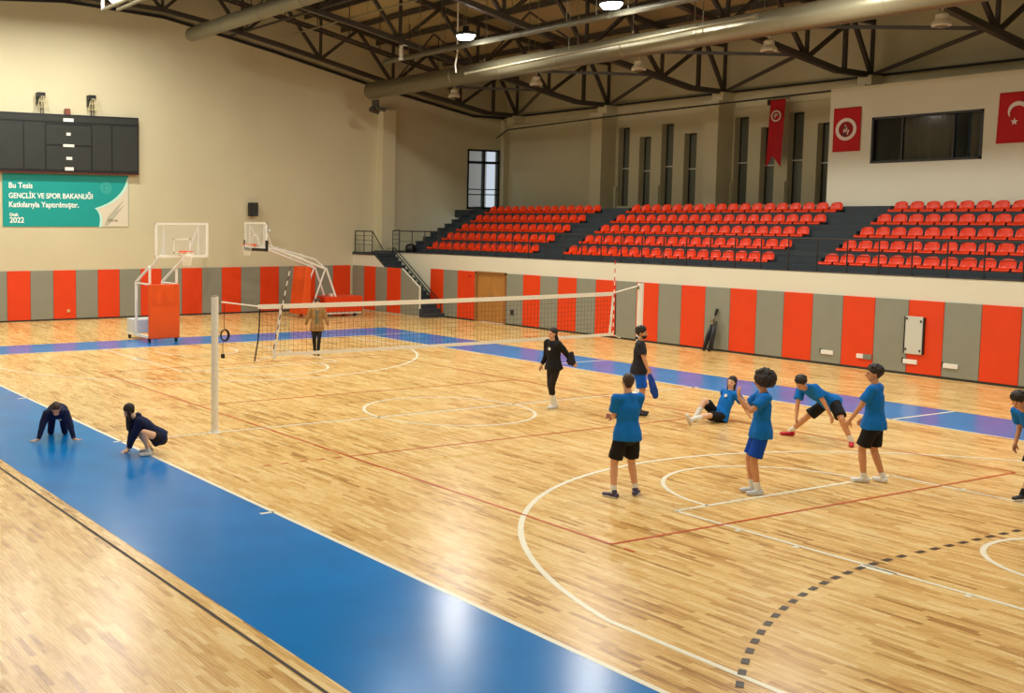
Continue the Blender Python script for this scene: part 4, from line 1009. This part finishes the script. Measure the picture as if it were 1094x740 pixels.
def person(label, loc, heading, H=1.78, pelvis=(0, 0, 0.94), spine=None, lean=(0.02, 0, 1), twist=0.0, neckdir=None, look=(1, 0, 0), headup=(0, 0, 1),
           lf=(0.05, 0.12, 0), rf=(-0.02, -0.12, 0), lft=0.1, rft=-0.1, lhand=(0.05, 0.30, 0.80), rhand=(0.05, -0.30, 0.80), lpole=(-1, 0.4, 0), rpole=(-1, -0.4, 0),
           lknee=(1, 0.1, 0), rknee=(1, -0.1, 0), lhd=None, rhd=None, lhn=None, rhn=None, curl=0.5, lpitch=0.0, rpitch=0.0,
           top='tshirt', topm=None, bottom='shorts', botm=None, shoe=None, sole=None, sock=None, sockh=0.16, skin='tan', hair='short', hairm='dark', build=1.0, sleeve=0.55, emblem=None, beard=False, onknees=False, spread=0.0, foot_flat=True):
    s = H / 1.78; sk = SKIN[skin]; topm = topm or BLUE; botm = botm or BLACK
    shoe = shoe or shoe_mat('white', 232, 232, 230); sole = sole or SOLE
    P0 = Vector(pelvis); up = Vector(lean).normalized()
    L0 = Vector((0, 1, 0)); L = Matrix.Rotation(twist, 3, up) @ (L0 - up * L0.dot(up)).normalized()
    F = L.cross(up)
    L0p = (L0 - up * L0.dot(up)).normalized()
    waist = P0 + up * 0.13 * s; chest = P0 + up * 0.35 * s; shl = P0 + up * 0.50 * s; neck0 = P0 + up * 0.535 * s
    nd = Vector(neckdir).normalized() if neckdir else (up + F * 0.15).normalized()
    hb = neck0 + nd * 0.09 * s
    hu = Vector(headup).normalized(); hf = Vector(look); hf = (hf - hu * hf.dot(hu)).normalized(); hl = hu.cross(hf)
    hc = hb + hu * 0.095 * s + hf * 0.015 * s
    Ls = shl + L * 0.185 * s * build; Rs = shl - L * 0.185 * s * build
    Lh = P0 + L0p * 0.092 * s - up * 0.03 * s; Rh = P0 - L0p * 0.092 * s - up * 0.03 * s
    la = Vector(lf) + Vector((0, 0, 0.085 * s)); ra = Vector(rf) + Vector((0, 0, 0.085 * s))
    Lk, la = ik(Lh, la, 0.435 * s, 0.425 * s, lknee); Rk, ra = ik(Rh, ra, 0.435 * s, 0.425 * s, rknee)
    Le, lw_ = ik(Ls, Vector(lhand), 0.29 * s, 0.255 * s, lpole); Re, rw_ = ik(Rs, Vector(rhand), 0.29 * s, 0.255 * s, rpole)
    # ---- body
    B = Blob(); b = build
    B.capsule(P0 - up * 0.03 * s, waist, 0.150 * s * b, 0.130 * s * b, side=L0p, ratio=0.72)
    B.capsule(waist, chest, 0.128 * s * b, 0.150 * s * b, side=L, ratio=0.68)
    B.capsule(chest, shl - up * 0.03 * s, 0.150 * s * b, 0.125 * s * b, side=L, ratio=0.66)
    B.capsule(Ls, Rs, 0.055 * s, 0.055 * s); B.capsule(shl, hb + nd * 0.02 * s, 0.060 * s, 0.052 * s)
    # head
    B.ell(hc + hu * 0.025 * s - hf * 0.012 * s, hf * 0.098 * s, hl * 0.076 * s, hu * 0.098 * s)
    B.ell(hc - hu * 0.045 * s + hf * 0.022 * s, hf * 0.066 * s, hl * 0.056 * s, hu * 0.072 * s)
    B.capsule(hc + hf * 0.086 * s + hu * 0.012 * s, hc + hf * 0.108 * s - hu * 0.022 * s, 0.009 * s, 0.014 * s)
    for sg in (1, -1): B.ell(hc + hl * sg * 0.077 * s - hf * 0.008 * s, hf * 0.018 * s, hl * 0.010 * s, hu * 0.030 * s, n=10, m=6)
    for Hh, K, A, toe, pit in ((Lh, Lk, la, lft, lpitch), (Rh, Rk, ra, rft, rpitch)):
        B.capsule(Hh, K, 0.086 * s * b, 0.056 * s); mid = K + (A - K) * 0.33; cal = (A - K).normalized()
        B.capsule(K, mid, 0.054 * s, 0.056 * s); B.capsule(mid, A, 0.056 * s, 0.036 * s)
        tv = Vector((math.cos(toe) * math.cos(pit), math.sin(toe) * math.cos(pit), math.sin(pit)))
        B.capsule(A + Vector((0, 0, -0.035 * s)) - tv * 0.02 * s, A + tv * 0.13 * s + Vector((0, 0, -0.05 * s)), 0.033 * s, 0.028 * s)
    for sgn, S0, E0, W0, hd, hn in ((1, Ls, Le, lw_, lhd, lhn), (-1, Rs, Re, rw_, rhd, rhn)):
        B.capsule(S0, E0, 0.050 * s, 0.039 * s); B.capsule(E0, W0, 0.039 * s, 0.026 * s)
        dd = Vector(hd) if hd else (W0 - E0); nn = Vector(hn) if hn else Vector((-0.1, -sgn, 0.1))
        hand(B, W0, dd, nn, s, curl=curl, mirror=-sgn if not hn else (-sgn), spread=spread)
    me = B.remesh('body', 0.0075, 3)
    o = link('person', me, sk); o.location = loc; o.rotation_euler = (0, 0, heading); tag(o, label, 'person')
    def part(bl, nm, m, vox=0.011, smooth=3, wr=0.0): return link(nm, bl.remesh(nm, vox, smooth, wr), m, o)
    # ---- face
    for sg in (1, -1):
        MB().lathe(hc + hf * 0.078 * s + hl * sg * 0.031 * s + hu * 0.016 * s, [(0.0015, 0.014), (0.006 * s, 0.010), (0.007 * s, 0.002), (0.005 * s, -0.004)], 8, axis=hf).build('eye', EYE, o, smooth=True)
    MB().bar(hc + hf * 0.084 * s - hu * 0.052 * s - hl * 0.022 * s, hc + hf * 0.084 * s - hu * 0.052 * s + hl * 0.022 * s, 0.012, 0.010).build('mouth', LIP, o)
    if beard:
        Q = Blob(); Q.ell(hc - hu * 0.062 * s + hf * 0.030 * s, hf * 0.064 * s, hl * 0.058 * s, hu * 0.052 * s); link('beard', Q.remesh('beard', 0.009, 1, 0.004, 50), HAIR[hairm], o)
    # ---- hair
    hm = HAIR[hairm]; Hb = Blob()
    if hair == 'afro':
        random.seed(3); Hb.ell(hc + hu * 0.045 * s - hf * 0.035 * s, hf * 0.150 * s, hl * 0.148 * s, hu * 0.135 * s)
        for k in range(150):
            t = random.uniform(0, 2 * PI); ph = math.acos(random.uniform(-0.7, 1)); dv = hf * math.sin(ph) * math.cos(t) + hl * math.sin(ph) * math.sin(t) + hu * math.cos(ph)
            if dv.dot(hf) > 0.55 and dv.dot(hu) < 0.5: continue
            Hb.ell(hc + hu * 0.045 * s - hf * 0.035 * s + dv * 0.145 * s, hf * 0.024, hl * 0.024, hu * 0.024, n=8, m=5)
        link('hair', Hb.remesh('hair', 0.010, 1, 0.012, 40), hm, o)
    else:
        thick = {'short_trim': 0.010, 'short': 0.020}.get(hair, 0.016)
        Hb.ell(hc + hu * 0.052 * s - hf * 0.036 * s, hf * (0.096 + thick) * s, hl * (0.074 + thick) * s, hu * (0.086 + thick) * s)
        Hb.ell(hc - hf * 0.048 * s - hu * 0.005 * s, hf * 0.055 * s, hl * 0.066 * s, hu * 0.066 * s)
        if hair == 'short': 
            random.seed(5)
            for k in range(40):
                t = random.uniform(-1.0, 1.0); q = random.uniform(-1.0, 0.75); dv = hf * q + hl * t * 0.8 + hu * random.uniform(0.25, 1.0); dv.normalize(); Hb.ell(hc + hu * 0.045 * s - hf * 0.025 * s + dv * 0.108 * s, hf * 0.026, hl * 0.022, hu * 0.020, n=8, m=5)
        if hair == 'long':
            bk = neck0 - F * 0.10 * s
            Hb.capsule(hc - hf * 0.06 * s + hu * 0.02 * s, bk + up * 0.02, 0.075 * s, 0.06 * s, side=hl, ratio=0.6); Hb.capsule(bk, bk - up * 0.22 * s - F * 0.03, 0.062 * s, 0.035 * s, side=L, ratio=0.5)
        if hair == 'hang':
            for sg in (1, -1):
                a = hc + hl * sg * 0.06 * s; Hb.capsule(a + hu * 0.02, a + V3(0.01, 0.0, -0.33 * s), 0.045 * s, 0.025 * s, ratio=0.7)
            Hb.capsule(hc - hf * 0.04 * s, hc - hf * 0.02 * s + V3(0.02, 0, -0.36 * s), 0.05 * s, 0.025 * s, ratio=0.7)
        if hair == 'shoulder':
            for sg in (1, -1):
                a = hc + hl * sg * 0.068 * s - hf * 0.02 * s; Hb.capsule(a + hu * 0.03, a - hu * 0.14 * s, 0.032 * s, 0.022 * s)
            Hb.capsule(hc - hf * 0.07 * s, hc - hf * 0.08 * s - hu * 0.14 * s, 0.06 * s, 0.05 * s, side=hl, ratio=0.6)
        if hair == 'bun':
            Hb.ell(hc - hf * 0.10 * s + hu * 0.075 * s, hf * 0.042, hl * 0.042, hu * 0.042)
        link('hair', Hb.remesh('hair', 0.009, 2, 0.006, 50), hm, o)
    # ---- top
    T = Blob(); g = 0.018 * s
    long_ = top in ('hoodie', 'jacket')
    if long_: g = 0.028 * s
    hem = P0 - up * ({'tshirt': 0.115, 'hoodie': 0.08, 'jacket': 0.18}[top]) * s
    T.capsule(hem, P0, 0.192 * s * b + g, 0.180 * s * b + g, side=L0p, ratio=0.80, caps=False); T.capsule(P0, waist, 0.180 * s * b + g, 0.144 * s * b + g, side=L0p, ratio=0.78)
    T.capsule(waist, chest, 0.140 * s * b + g, 0.156 * s * b + g, side=L, ratio=0.72)
    T.capsule(chest, shl - up * 0.02 * s, 0.156 * s * b + g, 0.120 * s * b + g, side=L, ratio=0.70)
    T.capsule(Ls - up * 0.004, Rs - up * 0.004, 0.058 * s + g * 0.7); T.capsule(shl, neck0, 0.078 * s, 0.066 * s)
    for S0, E0, W0 in ((Ls, Le, lw_), (Rs, Re, rw_)):
        if long_:
            T.capsule(S0, E0, 0.060 * s + g, 0.048 * s + g * 0.7); T.capsule(E0, E0 + (W0 - E0) * 0.93, 0.047 * s + g * 0.6, 0.036 * s + g * 0.3, caps=False)
        else:
            T.capsule(S0, S0 + (E0 - S0) * 0.35, 0.058 * s + g, 0.060 * s + g); T.capsule(S0, S0 + (E0 - S0) * (sleeve + 0.15), 0.058 * s + g, 0.060 * s + g * 1.2, caps=False)
    if top == 'hoodie': T.capsule(neck0 - F * 0.07 * s + L * 0.05, neck0 - F * 0.07 * s - L * 0.05, 0.055 * s)
    tm = T.remesh('top', 0.0115, 3, 0.010); to = link({'tshirt': 'tshirt', 'hoodie': 'hoodie', 'jacket': 'jacket'}[top], tm, topm, o)
    if top == 'jacket':
        I = Blob(); I.capsule(P0 - up * 0.1 * s + F * 0.115 * s, shl + F * 0.09 * s - up * 0.03, 0.07 * s, 0.055 * s, side=L, ratio=0.75); I.capsule(P0 - up * 0.1 * s + F * 0.075 * s, chest + F * 0.072 * s, 0.075 * s, 0.06 * s, side=L, ratio=0.8); part(I, 'undershirt', OLIVE)
    if emblem:
        c = chest + up * 0.05 * s + F * ((0.156 * s * b + g) * 0.73) + L * 0.06 * s
        MB().lathe(c, [(0.035, -0.01), (0.035, 0.008)], 10, axis=F).build('chest_badge', WSOCK, o)
    # ---- bottom
    G = Blob()
    g2 = 0.028 * s if bottom == 'shorts' else 0.012 * s
    G.capsule(P0 - up * 0.06 * s, P0 + up * 0.07 * s, 0.155 * s * b + g2 * 0.6, 0.138 * s * b + g2 * 0.4, side=L0p, ratio=0.76)
    for Hh, K, A in ((Lh, Lk, la), (Rh, Rk, ra)):
        if bottom == 'shorts':
            G.capsule(Hh, Hh + (K - Hh) * 0.85, 0.088 * s * b + g2 * 0.4, 0.080 * s + g2, caps=False); G.capsule(Hh, Hh + (K - Hh) * 0.3, 0.088 * s * b + g2 * 0.4)
        elif bottom == 'shortshorts':
            G.capsule(Hh, Hh + (K - Hh) * 0.45, 0.092 * s * b + g2, 0.085 * s + g2, caps=False); G.capsule(Hh, Hh + (K - Hh) * 0.2, 0.092 * s * b + g2 * 0.6)
        elif bottom == 'capri':
            G.capsule(Hh, K, 0.096 * s * b, 0.070 * s); G.capsule(K, K + (A - K) * 0.45, 0.070 * s, 0.066 * s, caps=False)
        else:
            G.capsule(Hh, K, 0.094 * s * b, 0.066 * s); G.capsule(K, K + (A - K) * 0.98, 0.066 * s, 0.050 * s, caps=False)
    part(G, {'shorts': 'shorts', 'shortshorts': 'shorts', 'capri': 'leggings', 'trousers': 'trousers'}[bottom], botm, 0.011, 3, 0.008)
    # ---- socks and shoes
    for K, A, toe, pit in ((Lk, la, lft, lpitch), (Rk, ra, rft, rpitch)):
        cal = (K - A).normalized()
        if sock is not None:
            Q = Blob(); Q.capsule(A - cal * 0.02, A + cal * sockh, 0.042 * s, 0.044 * s + 0.012 * min(1, sockh / 0.3), caps=False); Q.ell(A, V3(0.045, 0, 0) * s, V3(0, 0.042, 0) * s, V3(0, 0, 0.045) * s); part(Q, 'sock', sock, 0.009, 2)
        tv = Vector((math.cos(toe) * math.cos(pit), math.sin(toe) * math.cos(pit), math.sin(pit))); sv = Vector((-math.sin(toe), math.cos(toe), 0)); uv = tv.cross(sv)
        c = A - uv * 0.085 * s if pit else Vector((A.x, A.y, A.z - 0.085 * s))
        uv = uv if uv.z > 0 or pit else -uv
        Q = Blob(); heel = c - tv * 0.055 * s + uv * 0.045 * s; toep = c + tv * 0.155 * s + uv * 0.036 * s
        Q.capsule(heel, c + tv * 0.03 * s + uv * 0.045 * s, 0.040 * s, 0.044 * s, side=sv, ratio=0.9); Q.capsule(c + uv * 0.05 * s, toep, 0.044 * s, 0.037 * s, side=sv, ratio=0.72)
        Q.capsule(A - uv * 0.03 * s - tv * 0.012, A + cal * 0.012 * s - tv * 0.008, 0.044 * s, 0.046 * s)
        sh = part(Q, 'shoe', shoe, 0.009, 2)
        Q = Blob(); Q.capsule(c - tv * 0.055 * s + uv * 0.016, c + tv * 0.06 * s + uv * 0.016, 0.043 * s, 0.048 * s, side=sv, ratio=0.34); Q.capsule(c + tv * 0.06 * s + uv * 0.016, c + tv * 0.155 * s + uv * 0.017, 0.048 * s, 0.039 * s, side=sv, ratio=0.34)
        sl = link('sole', Q.remesh('sole', 0.009, 2), sole, sh)
    o['joints'] = 0
    del o['joints']
    return o, dict(Lw=lw_, Rw=rw_, shl=shl, P0=P0, L=L, F=F, up=up, hc=hc)

LEFT = math.atan2(-0.882, -0.470)       # towards the left of the view
def hd(deg): return LEFT + math.radians(deg)   # +deg turns towards the viewer, negative away
TOCAM = math.atan2(-15.2 - 0, 19.2 - 5)

# 1 kneeling on hands and knees, navy tracksuit
person('person in navy tracksuit on hands and knees on the blue border', (-0.62, -8.52, 0), math.radians(-21), H=1.66,
       pelvis=(-0.42, 0, 0.47), lean=(0.97, 0, 0.08), look=(0.8, 0, -0.6), headup=(0.6, 0, 0.8), neckdir=(1, 0, 0.35),
       lhand=(0.24, 0.33, 0.03), rhand=(0.24, -0.33, 0.03), lpole=(-0.3, 1, 0), rpole=(-0.3, -1, 0), lhd=(0.5, 0.9, 0), rhd=(0.5, -0.9, 0), lhn=(0, 0, -1), rhn=(0, 0, -1), curl=0.05, spread=0.6,
       lf=(-0.92, 0.14, -0.02), rf=(-0.92, -0.14, -0.02), lknee=(1, 0.1, -1.2), rknee=(1, -0.1, -1.2), lft=0.0, rft=0.0, lpitch=-1.1, rpitch=-1.1,
       top='hoodie', topm=NAVY, bottom='trousers', botm=NAVY, shoe=shoe_mat('navy', 30, 34, 60), hair='bun', hairm='brown', skin='light', emblem=True)
# 2 crouching, long dark hair
person('crouching person with long dark hair beside the white sideline, hand on the floor', (1.22, -7.62, 0), hd(14), H=1.68,
       pelvis=(-0.30, 0, 0.30), lean=(0.66, 0, 0.56), look=(0.7, 0.1, -0.6), headup=(0.5, 0, 0.8), neckdir=(0.8, 0, 0.65), build=1.06,
       lhand=(0.26, 0.10, 0.05), rhand=(0.22, -0.16, 0.06), lpole=(-0.2, 1, 0), rpole=(-0.2, -1, 0), lhd=(0.8, 0.2, -0.3), lhn=(0.2, 0, -1), curl=0.15,
       lf=(-0.10, 0.14, 0), rf=(-0.16, -0.13, 0), lknee=(1, 0.6, 0.35), rknee=(1, -0.3, 0.3), lft=0.2, rft=-0.1,
       top='hoodie', topm=NAVY, bottom='shortshorts', botm=BLACK, shoe=shoe_mat('white', 232, 232, 230), sock=WSOCK, sockh=0.08, hair='hang', hairm='dark', skin='pale')
# 3 tan jacket behind the net
person('person in tan jacket and black trousers walking behind the net', (-9.84, 2.75, 0), TOCAM + 0.3, H=1.66,
       pelvis=(0, 0, 0.895), lf=(0.10, 0.04, 0), rf=(-0.08, -0.05, 0), lhand=(0.08, 0.36, 0.84), rhand=(-0.04, -0.36, 0.84), look=(1, -0.05, -0.1), build=1.06,
       top='jacket', topm=TAN, bottom='trousers', botm=BLACK, shoe=shoe_mat('brown', 70, 36, 24), sole=SOLED, hair='short', hairm='brown', skin='light')
# 4 black hoodie walking left
o4, j4 = person('person in black hoodie, black leggings and long white socks walking left', (0.74, 2.25, 0), hd(20), H=1.72,
       pelvis=(0.0, 0, 0.925), lean=(0.06, 0, 1), lf=(0.05, 0.08, 0), rf=(-0.10, -0.05, 0), lft=0.25, rft=0.05, look=(0.95, 0.15, -0.25), lhand=(-0.40, 0.26, 0.92), rhand=(0.14, -0.24, 0.92), lpole=(-0.4, 1, -0.4), rpole=(-1, -0.4, 0), build=1.1,
       top='hoodie', topm=BLACK, bottom='capri', botm=cloth_mat('dark_brown', 40, 32, 28), shoe=shoe_mat('white', 232, 232, 230), sock=WSOCK, sockh=0.24, hair='long', hairm='dark', skin='light', emblem=True)
# 5 charcoal t-shirt, bright blue shorts
o5, j5 = person('bearded person in charcoal t-shirt and bright blue shorts, holding a blue bag', (2.2, 3.25, 0), hd(160), H=1.82,
       pelvis=(0, 0, 0.985), lf=(0.04, 0.13, 0), rf=(0.02, -0.11, 0), look=(0.85, -0.3, -0.3), lhand=(0.14, 0.30, 1.0), rhand=(0.20, -0.30, 0.95), lpole=(-1, 0.6, 0), rpole=(-1, -0.5, 0), beard=True,
       top='tshirt', topm=TEE, bottom='shorts', botm=SHORTB, shoe=shoe_mat('dark', 36, 34, 40), sole=SOLED, hair='short', hairm='dark', skin='tan', build=1.08)
# 6 back to viewer, arms folded
person('person in blue t-shirt standing with back to the viewer, arms folded', (7.28, -2.45, 0), hd(-72), H=1.80,
       pelvis=(0, 0, 0.965), lf=(0.0, 0.21, 0), rf=(0.02, -0.19, 0), lft=0.4, rft=-0.9, look=(0.9, -0.25, 0), lhand=(0.24, -0.04, 1.20), rhand=(0.26, 0.04, 1.16), lpole=(-0.1, 0.45, -1), rpole=(-0.1, -0.45, -1), lhd=(0.2, -1, 0.1), rhd=(0.2, 1, 0.1), lhn=(-1, 0, 0), rhn=(-1, 0, 0),
       topm=BLUE, botm=BLACK, shoe=shoe_mat('purple_grey', 70, 60, 92), sock=WSOCK, sockh=0.10, hair='short_trim', hairm='brown', skin='light', build=1.08)
# 7 sitting on the floor
person('person with shoulder-length dark hair sitting on the floor, leaning back', (3.55, 4.16, 0), hd(18), H=1.74,
       pelvis=(0.02, 0, 0.13), lean=(-0.42, 0, 0.86), look=(1, 0.45, 0.1), headup=(-0.1, 0, 1), neckdir=(-0.15, 0, 1), lhand=(-0.46, 0.36, 0.05), rhand=(-0.50, -0.34, 0.05), lpole=(-1, 0.6, 0.2), rpole=(-1, -0.4, 0.2), lhd=(-0.6, 0.5, -0.15), rhd=(-0.6, -0.5, -0.15), lhn=(0, 0, -1), rhn=(0, 0, -1), curl=0.1,
       lf=(0.86, 0.14, 0.02), rf=(0.56, -0.10, 0.0), lknee=(0.2, 0.5, 1), rknee=(0.1, -0.1, 1), lft=0.2, rft=0.0, lpitch=1.0, rpitch=0.35,
       topm=BLUE, botm=BLACK, shoe=shoe_mat('white', 232, 232, 230), sock=WSOCK, sockh=0.26, hair='shoulder', hairm='dark', skin='pale', emblem=True)
# 8 afro
person('person with round afro in blue t-shirt and royal blue shorts, hands raised', (8.05, -0.52, 0), hd(-12), H=1.80,
       pelvis=(0.0, 0, 0.965), lean=(-0.03, 0, 1), lf=(0.03, 0.09, 0), rf=(0.07, -0.08, 0), lft=0.35, rft=0.1, look=(1, 0.0, 0), lhand=(0.34, 0.12, 1.46), rhand=(0.30, -0.10, 1.42), lpole=(0.3, 0.5, -1), rpole=(0.3, -0.5, -1), lhd=(0.15, -0.1, 1), rhd=(0.15, 0.1, 1), lhn=(-1, -0.3, 0), rhn=(-1, 0.3, 0),
       topm=BLUE, botm=ROYAL, shoe=shoe_mat('silver', 204, 208, 216), sock=WSOCK, sockh=0.12, hair='afro', hairm='dark', skin='tan')
# 9 straddle stretch, red shoes
person('person in blue t-shirt and red shoes bending forward in a wide straddle', (5.81, 4.10, 0), hd(34), H=1.80,
       pelvis=(-0.12, 0.06, 0.74), lean=(0.66, -0.34, 0.42), look=(0.8, -0.1, -0.6), headup=(0.55, 0, 0.75), neckdir=(1, -0.1, 0.15),
       lhand=(0.18, 0.42, 0.30), rhand=(0.40, -0.26, 0.42), lpole=(0, 1, 0.3), rpole=(0.4, -1, 0.2), lhd=(0, 0.4, -1), rhd=(0.3, 0.2, -1),
       lf=(0.02, 0.58, 0), rf=(0.0, -0.60, 0), lft=0.5, rft=-0.9, lknee=(1, 0.6, 0), rknee=(1, -0.6, 0),
       topm=BLUE, botm=BLACK, shoe=shoe_mat('red', 205, 20, 44), sole=mat('shoe_sole_red', rgb(160, 24, 36), 0.6), sock=WSOCK, sockh=0.12, hair='short', hairm='dark', skin='tan')
# 10 stepping, seen from behind
person('person in blue t-shirt and white trainers stepping, right of the bending one', (8.38, 1.68, 0), hd(-42), H=1.82,
       pelvis=(0, 0, 0.972), lf=(0.10, 0.04, 0), rf=(-0.12, -0.16, 0), lft=0.4, rft=-0.5, look=(0.9, 0.5, 0.0), lhand=(0.30, 0.26, 0.95), rhand=(0.20, -0.26, 0.98), lpole=(-1, 0.5, 0), rpole=(-1, -0.5, 0),
       topm=BLUE, botm=BLACK, shoe=shoe_mat('white', 232, 232, 230), sock=WSOCK, sockh=0.07, hair='short', hairm='dark', skin='tan', build=1.08)
# 11 partly outside the right edge
person('person in blue t-shirt leaning forward at the right edge of the view', (10.05, 2.69, 0), hd(10), H=1.80,
       pelvis=(-0.30, 0, 0.88), lean=(0.62, 0, 0.8), look=(0.8, 0.1, -0.6), headup=(0.5, 0, 0.85), neckdir=(0.7, 0, 0.8), lf=(0.12, 0.12, 0), rf=(-0.45, -0.12, 0), lhand=(0.0, 0.22, 0.82), rhand=(-0.05, -0.22, 0.80),
       topm=BLUE, botm=BLACK, shoe=shoe_mat('dark', 36, 34, 40), hair='short', hairm='dark', skin='tan', sock=BLACK, sockh=0.08)

# things held
def held(ref, local, name, bl, m, label, cat, vox=0.011):
    me = bl.remesh(name, vox, 3, 0.012); o = link(name, me, m); o.location = ref.location; o.rotation_euler = ref.rotation_euler; tag(o, label, cat); return o
w = j5['Rw']; bl = Blob(); bl.capsule(w + V3(0.02, -0.02, -0.08), w + V3(0.12, -0.10, -0.40), 0.05, 0.085, side=(1, 0, 0), ratio=0.55); bl.capsule(w + V3(0.12, -0.10, -0.40), w + V3(0.16, -0.12, -0.52), 0.085, 0.06, side=(1, 0, 0), ratio=0.55)
held(o5, w, 'drawstring_bag', bl, cloth_mat('deep_blue', 26, 60, 140), 'blue drawstring bag hanging from the hand of the person in the charcoal t-shirt', 'bag')
w = j4['Lw']; bl = Blob(); bl.capsule(w + V3(0.10, 0.05, 0.20), w + V3(0.06, 0.04, 0.0), 0.07, 0.10, side=(1, 0, 0), ratio=0.6); bl.capsule(w + V3(0.10, 0, 0.05), w + V3(0.0, 0, -0.06), 0.08, 0.03, side=(1, 0, 0), ratio=0.6)
held(o4, w, 'folded_jacket', bl, cloth_mat('dark_grey', 40, 38, 46), 'dark folded jacket carried behind the arm of the person in black', 'jacket')
